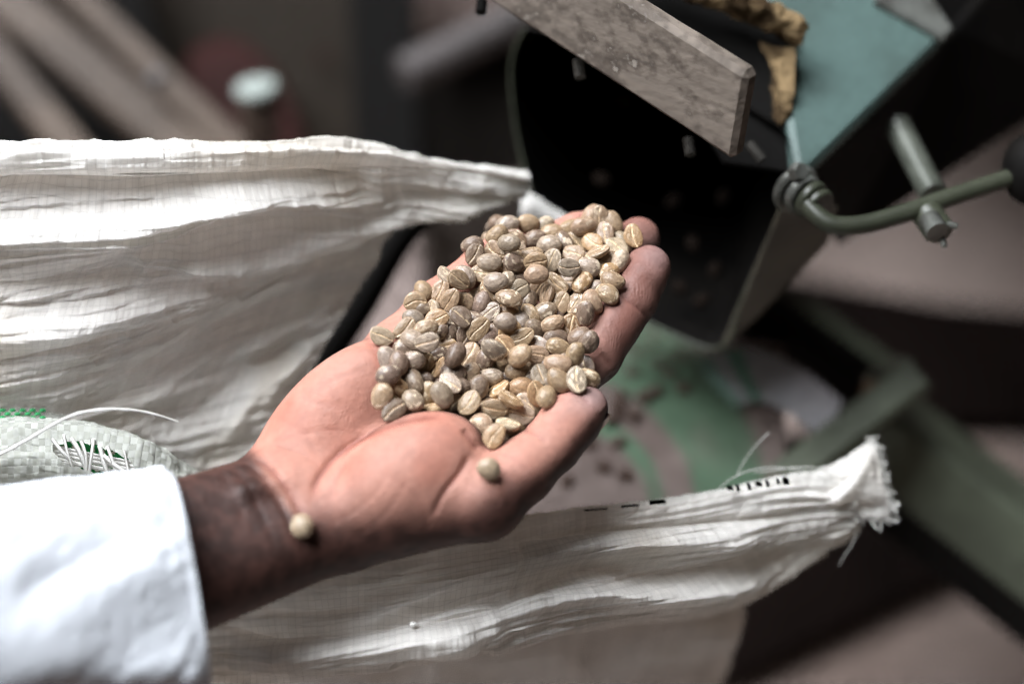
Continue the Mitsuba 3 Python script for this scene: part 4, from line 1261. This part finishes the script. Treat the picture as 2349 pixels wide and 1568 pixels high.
# rubber flap below the plank end, extended upward as shade behind the felt
part(machine, 'rubber_flap_and_shade', slab(Ls([(1660, 372, -58), (1826, 396, -58), (1827, 70, -78), (1600, -60, -86), (1460, -110, -88), (1500, 100, -76)]), 3, bevel=0.6), 'rubber', 'black rubber flap behind the plank end, extended as shade behind the felt', smooth=20)

# old felt strip behind the plank
felt = thing('felt_strip', 'torn yellowish felt strip wedged behind the plank', 'felt strip')
pts = curve(Ls([(1440, -120, -62), (1560, -60, -62), (1660, -20, -62), (1740, 14, -62), (1800, 42, -62), (1832, 66, -62)]), 80)
secs = []
for i, p in enumerate(pts):
    s = i / 79
    a = np.arange(28) * 2 * np.pi / 28
    hh, ww = 12.5 - 4 * s, 8.5
    sec = p + np.stack([0.5 * np.cos(a) * 6, np.sin(a) * hh * 0.62 - 2, np.cos(a) * ww], 1)
    secs.append(sec)
fv = np.array(secs).reshape(-1, 3)
ff = np.vstack([grid_faces_strip(80, 28)])
fv = np.vstack([fv, pts[-1] + [2.5, -2, 0], pts[0]])
j = np.arange(28)
ff = np.vstack([ff, np.stack([79 * 28 + j, 79 * 28 + (j + 1) % 28, np.full(28, len(fv) - 2)], 1)])
fv = fv + (np.stack([meshkit.fbm(fv / 6.0, 4, s) for s in (1, 2, 3)], 1) - 0.5) * 6.0
part(felt, 'roll', (fv, ff), 'felt', smooth=True)
rowsF = [[(1742, 96, -70), (1770, 104, -68), (1800, 110, -67), (1826, 100, -65)], [(1752, 140, -70), (1775, 160, -66), (1800, 178, -64), (1823, 165, -63)], [(1764, 210, -68), (1780, 225, -64), (1798, 240, -62), (1818, 235, -62)], [(1772, 270, -64), (1782, 282, -62), (1790, 288, -62), (1800, 268, -62)]]
vF, fF, uF = cloth(rowsF, 50, 70, [([(1720, 110), (1770, 190), (1785, 280)], -2.5, 14, 14)], 0.6, 31, 14)
part(felt, 'hanging_edge', (vF, fF), 'felt', 'ragged end hanging down beside the plank', smooth=True)

# steel frame at the lower right
frame = thing('steel_stand', 'olive painted steel frame of bars crossing at a clamp beside the sack', 'stand')
part(frame, 'bar', square_tube(L(1590, 610, -330), L(2075, 965, -290), (30, 44), [0.42, 0.68, 0.6]), 'frame_paint', smooth=20)
part(frame, 'bar', square_tube(L(1990, 960, -250), L(2560, 1400, -220), (46, 40), [0.5, 0.72, 0.48]), 'frame_paint', smooth=20)
part(frame, 'bar', square_tube(L(1915, 1035, -258), L(2500, 1490, -228), (34, 30), [0.5, 0.72, 0.48]), 'black_paint', 'added black bar standing for the shaded lower face of the olive bar', smooth=20)  # added to paint the unlit lower face of the olive bar
part(frame, 'bar', square_tube(L(1600, 640, -285), L(1985, 912, -262), (30, 30), [0.42, 0.68, 0.6]), 'black_paint', 'added black bar standing for a shaded bar face above the clamp', smooth=20)  # added likewise for the unlit face of the upper bar
part(frame, 'rod', square_tube(L(2105, 862, -175), L(1770, 1120, -150), (17, 12), [-0.4, 0.2, 0.9]), 'frame_paint', 'flat bar running down to the sack corner', smooth=20)
scene['rust'] = paint((0.20, 0.115, 0.065), (0.09, 0.05, 0.03), 0.7, 0.1, 120)
part(frame, 'clamp', block([22, 10, 2], [-8, 16, 0], [0, 0, 14], L(2010, 930, -205), 2), 'frame_paint', smooth=20)
part(frame, 'clamp_bolt', rod(L(1990, 905, -196), L(2022, 890, -188), 5.5, 12), 'rust', smooth=30)

# ------------------------------------------------------------------ the shed behind
scene['concrete'] = paint((0.44, 0.345, 0.305), (0.33, 0.245, 0.21), 0.75, 0.0, 5, 0, 0.001)
scene['beige_wood'] = paint((0.082, 0.058, 0.042), (0.05, 0.035, 0.025), 0.6, 0.0, 20)  # board colour lowered to stand for the shade it lies in
scene['grey_beige'] = paint((0.021, 0.0155, 0.011), (0.015, 0.0112, 0.008), 0.6, 0.0, 8)  # cabinet colour lowered for the same shade
scene['maroon'] = paint((0.028, 0.008, 0.007), (0.02, 0.007, 0.006), 0.5, 0, 30)
scene['pipe_paint'] = paint((0.075, 0.066, 0.064), (0.055, 0.049, 0.047), 0.45, 0, 30)
scene['pink_brown'] = paint((0.10, 0.066, 0.054), (0.07, 0.046, 0.038), 0.7, 0, 12)
scene['white_enamel'] = paint((0.30, 0.34, 0.315), (0.26, 0.29, 0.27), 0.3, 0, 30)
fl = trimesh.creation.box(extents=[9, 9, 0.1]); fl.apply_translation([0, 2.0, -0.05])
setting('floor', fl, 'concrete', 'dusty brown concrete floor out of focus below the machine')



def on_floor(x, y, z=0.0):
    """The place on the floor that lies on the line of sight to (x, y)."""
    d = R_ * (x - 1174.5) / FPX - U_ * (y - 784) / FPX + F_
    return CAM + d * ((z - CAM[2]) / d[2])


def floor_sheet(name, pts, label, cat, thick=0.03):
    p2 = np.array([on_floor(*q)[:2] for q in pts])
    pg = Polygon(p2).buffer(-0.03).buffer(0.03)
    m = trimesh.creation.extrude_polygon(pg, thick, engine='earcut')
    m.apply_translation([0, 0, 0.004])
    part(thing(name, label, cat), None, m, 'floor_shade_brown', smooth=20, local=False)


scene['floor_shade_brown'] = paint((0.0095, 0.0058, 0.0048), (0.006, 0.0038, 0.0032), 0.85, 0.0, 12, 0, 0.002)  # colour of the sheets that stand for shaded floor
floor_sheet('floor_shade', [(1700, 660), (1880, 690), (2150, 742), (2700, 790), (2700, 1180), (2349, 1010), (1900, 1000)], 'dark brown sheet standing for shade on the floor above the frame bar', 'floor_shade')  # sheet added in place of a shadow on the floor
floor_sheet('lower_floor_shade', [(1640, 1050), (2060, 980), (2420, 1230), (1990, 1430), (1640, 1600), (1480, 1560), (1560, 1300)], 'dark brown sheet standing for shade on the floor below the frame bar', 'floor_shade')  # second sheet added as floor shadow
rack = thing('wooden_rack', 'blurred rack of slanting beige boards at the upper left', 'rack')
up0 = [0.3, 0.3, 0.9]
for a, b, s in (((-160, -140, -450), (590, 490, -430), (30, 18)), ((-100, 22, -430), (290, 500, -410), (22, 18)), ((60, -116, -480), (690, 496, -450), (19, 18)), ((-330, 100, -420), (90, 560, -400), (20, 18))):
    part(rack, 'board', square_tube(L(*a), L(*b), s, up0), 'beige_wood', smooth=20)
part(rack, 'gap_backing', slab(Ls([(-500, -300, -560), (-500, 700, -560), (560, 700, -560), (240, -300, -560)]), 12), 'rubber', smooth=20)  # dark sheet added to give the shade between the boards
bl = trimesh.creation.icosphere(subdivisions=3)
part(rack, 'bolt_head', (np.array(bl.vertices) * [7, 7, 4] + L(360, 180, -415), bl.faces), 'pipe_paint', smooth=True)
panel = thing('equipment_cabinet', 'blurred grey-beige cabinet side with a dark maroon guard behind the sack', 'cabinet')
part(panel, 'sheet', slab(Ls([(250, -220, -640), (420, 640, -640), (900, 640, -640), (836, -220, -640)]), 10), 'grey_beige', smooth=20)
ar = [(420, 150), (440, 112), (500, 82), (560, 96), (620, 146), (660, 220), (690, 300), (712, 420), (560, 430), (470, 300)]
part(panel, 'guard', slab(Ls([(x, y, -560) for x, y in ar[::-1]]), 30, bevel=3), 'maroon', 'dark maroon curved guard on the panel', smooth=20)
part(panel, 'red_spot', rod(L(742, 130, -628), L(742, 130, -622), 4.5, 16), 'maroon', smooth=30)
post = thing('capped_post', 'short brown post with a round white cap behind the sack rim', 'post')
part(post, 'cap', rod(L(590, 214, -352) + np.array([0, 0, 0]), L(590, 214, -352) + np.array([-0.5, 4.8, 3.4]), 13.5, 40, 0.1), 'white_enamel', 'round white cap', smooth=30)
part(post, 'stem', rod(L(594, 222, -362), L(604, 420, -470), 12.5, 32, 0.05), 'beige_wood', smooth=30)
dk = thing('steel_post', 'black upright steel post between the panel and the grey pipe', 'post')
part(dk, None, square_tube(L(868, -260, -560), L(900, 520, -560), (50, 30), [0, 0, 1]), 'rubber', smooth=20)
pp = thing('grey_pipe', 'blurred grey pipe slanting up behind the plank end', 'pipe')
part(pp, None, rod(L(925, 172, -470), L(1330, -30, -520), 13.5, 36, 0.05), 'pipe_paint', smooth=30)
bx = thing('crate', 'blurred pinkish brown crate behind the grey pipe', 'crate')
part(bx, None, block(L(1240, -160, -640) - L(940, -160, -640), L(940, 95, -640) - L(940, -160, -640), [0, 20, -60], L(940, -160, -640), 4), 'pink_brown', smooth=20)
scene['dark_brown'] = paint((0.010, 0.0075, 0.006), (0.006, 0.005, 0.004), 0.8, 0.0, 6)
bs = thing('dark_backdrop', 'dark brown sheet added for shade behind the rack, the cabinet and the pipe', 'backdrop')  # dark slab added so the background looks shaded
part(bs, None, slab(Ls([(-1200, -500, -700), (-1200, 620, -700), (1380, 620, -700), (1500, -500, -700)]), 12), 'dark_brown', smooth=20)
sp_ = thing('gap_shade', 'dark curved strip standing for shade in the gap between the sack and the hand', 'shade_strip')  # dark strip added where the gap is only in shade
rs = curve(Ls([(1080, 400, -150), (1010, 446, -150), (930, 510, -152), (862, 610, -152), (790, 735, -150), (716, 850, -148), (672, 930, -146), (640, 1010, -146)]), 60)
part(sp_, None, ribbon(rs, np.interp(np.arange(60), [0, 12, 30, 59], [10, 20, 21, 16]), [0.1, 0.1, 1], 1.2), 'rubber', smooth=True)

# fallen beans: in the sack and on the lip of the spout
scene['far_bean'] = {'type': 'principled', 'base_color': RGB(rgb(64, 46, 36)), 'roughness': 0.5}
scene['shade_bean'] = {'type': 'principled', 'base_color': RGB(rgb(26, 21, 18)), 'roughness': 0.9, 'specular': 0.02}  # bean colour darkened to stand for the shade inside the spout
simple = trimesh.creation.icosphere(subdivisions=2)
sv = np.array(simple.vertices) * [4.3, 3.3, 2.4]
vb_t = cKDTree(to_px(vb))
for i, (x, y) in enumerate([(1565, 893), (1454, 950), (1420, 1010), (1437, 1085), (1380, 1070), (1545, 815), (1500, 800), (1420, 905), (1530, 860), (1480, 770), (1585, 770), (1300, 1100), (1610, 745), (1440, 790), (1400, 960), (1350, 1015), (1500, 900), (1640, 800), (1490, 735), (1525, 760), (1548, 742), (1562, 776), (1600, 760), (1620, 786), (1468, 812), (1512, 838), (1570, 820), (1450, 860), (1478, 905), (1415, 930)]):
    k = vb_t.query([x, y])[1]
    m = np.eye(4)
    a = rf.uniform(0, 3.14)
    m[:3, :3] = np.array([[np.cos(a), -np.sin(a), 0], [np.sin(a), np.cos(a), 0], [0, 0, 1]])
    m[:3, 3] = vb[k] + [0, 0, 3]
    kk = key_for('coffee_bean')
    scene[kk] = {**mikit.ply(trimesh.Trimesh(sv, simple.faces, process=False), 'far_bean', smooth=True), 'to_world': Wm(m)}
    labels[kk] = {'label': 'blurred brown coffee bean fallen inside the sack beyond the thumb', 'category': 'coffee bean', 'group': 'fallen beans inside the sack'}
for i, (x, y, t) in enumerate([(1430, 232, .5), (1380, 412, .2), (1660, 452, .1), (1545, 462, .3), (1590, 560, .1), (1640, 620, .06), (1560, 660, .08), (1610, 690, .04)]):
    m = np.eye(4)
    a = rf.uniform(0, 3.14)
    m[:3, :3] = np.array([[np.cos(a), -np.sin(a), 0], [np.sin(a), np.cos(a), 0], [0, 0, 1]])
    dq = Uc[np.argmin(((to_px(Uc) - [x, y]) ** 2).sum(1))]
    m[:3, 3] = L(x, y, -125 - 120 * t)
    kk = key_for('coffee_bean')
    scene[kk] = {**mikit.ply(trimesh.Trimesh(sv, simple.faces, process=False), 'shade_bean', smooth=True), 'to_world': Wm(m)}
    labels[kk] = {'label': 'coffee bean coloured dark for the shade in the mouth of the spout', 'category': 'coffee bean', 'group': 'beans in the spout'}
labels['skylight_window'] = {'label': 'bright skylight window high on the left, out of the picture', 'category': 'window', 'kind': 'structure'}
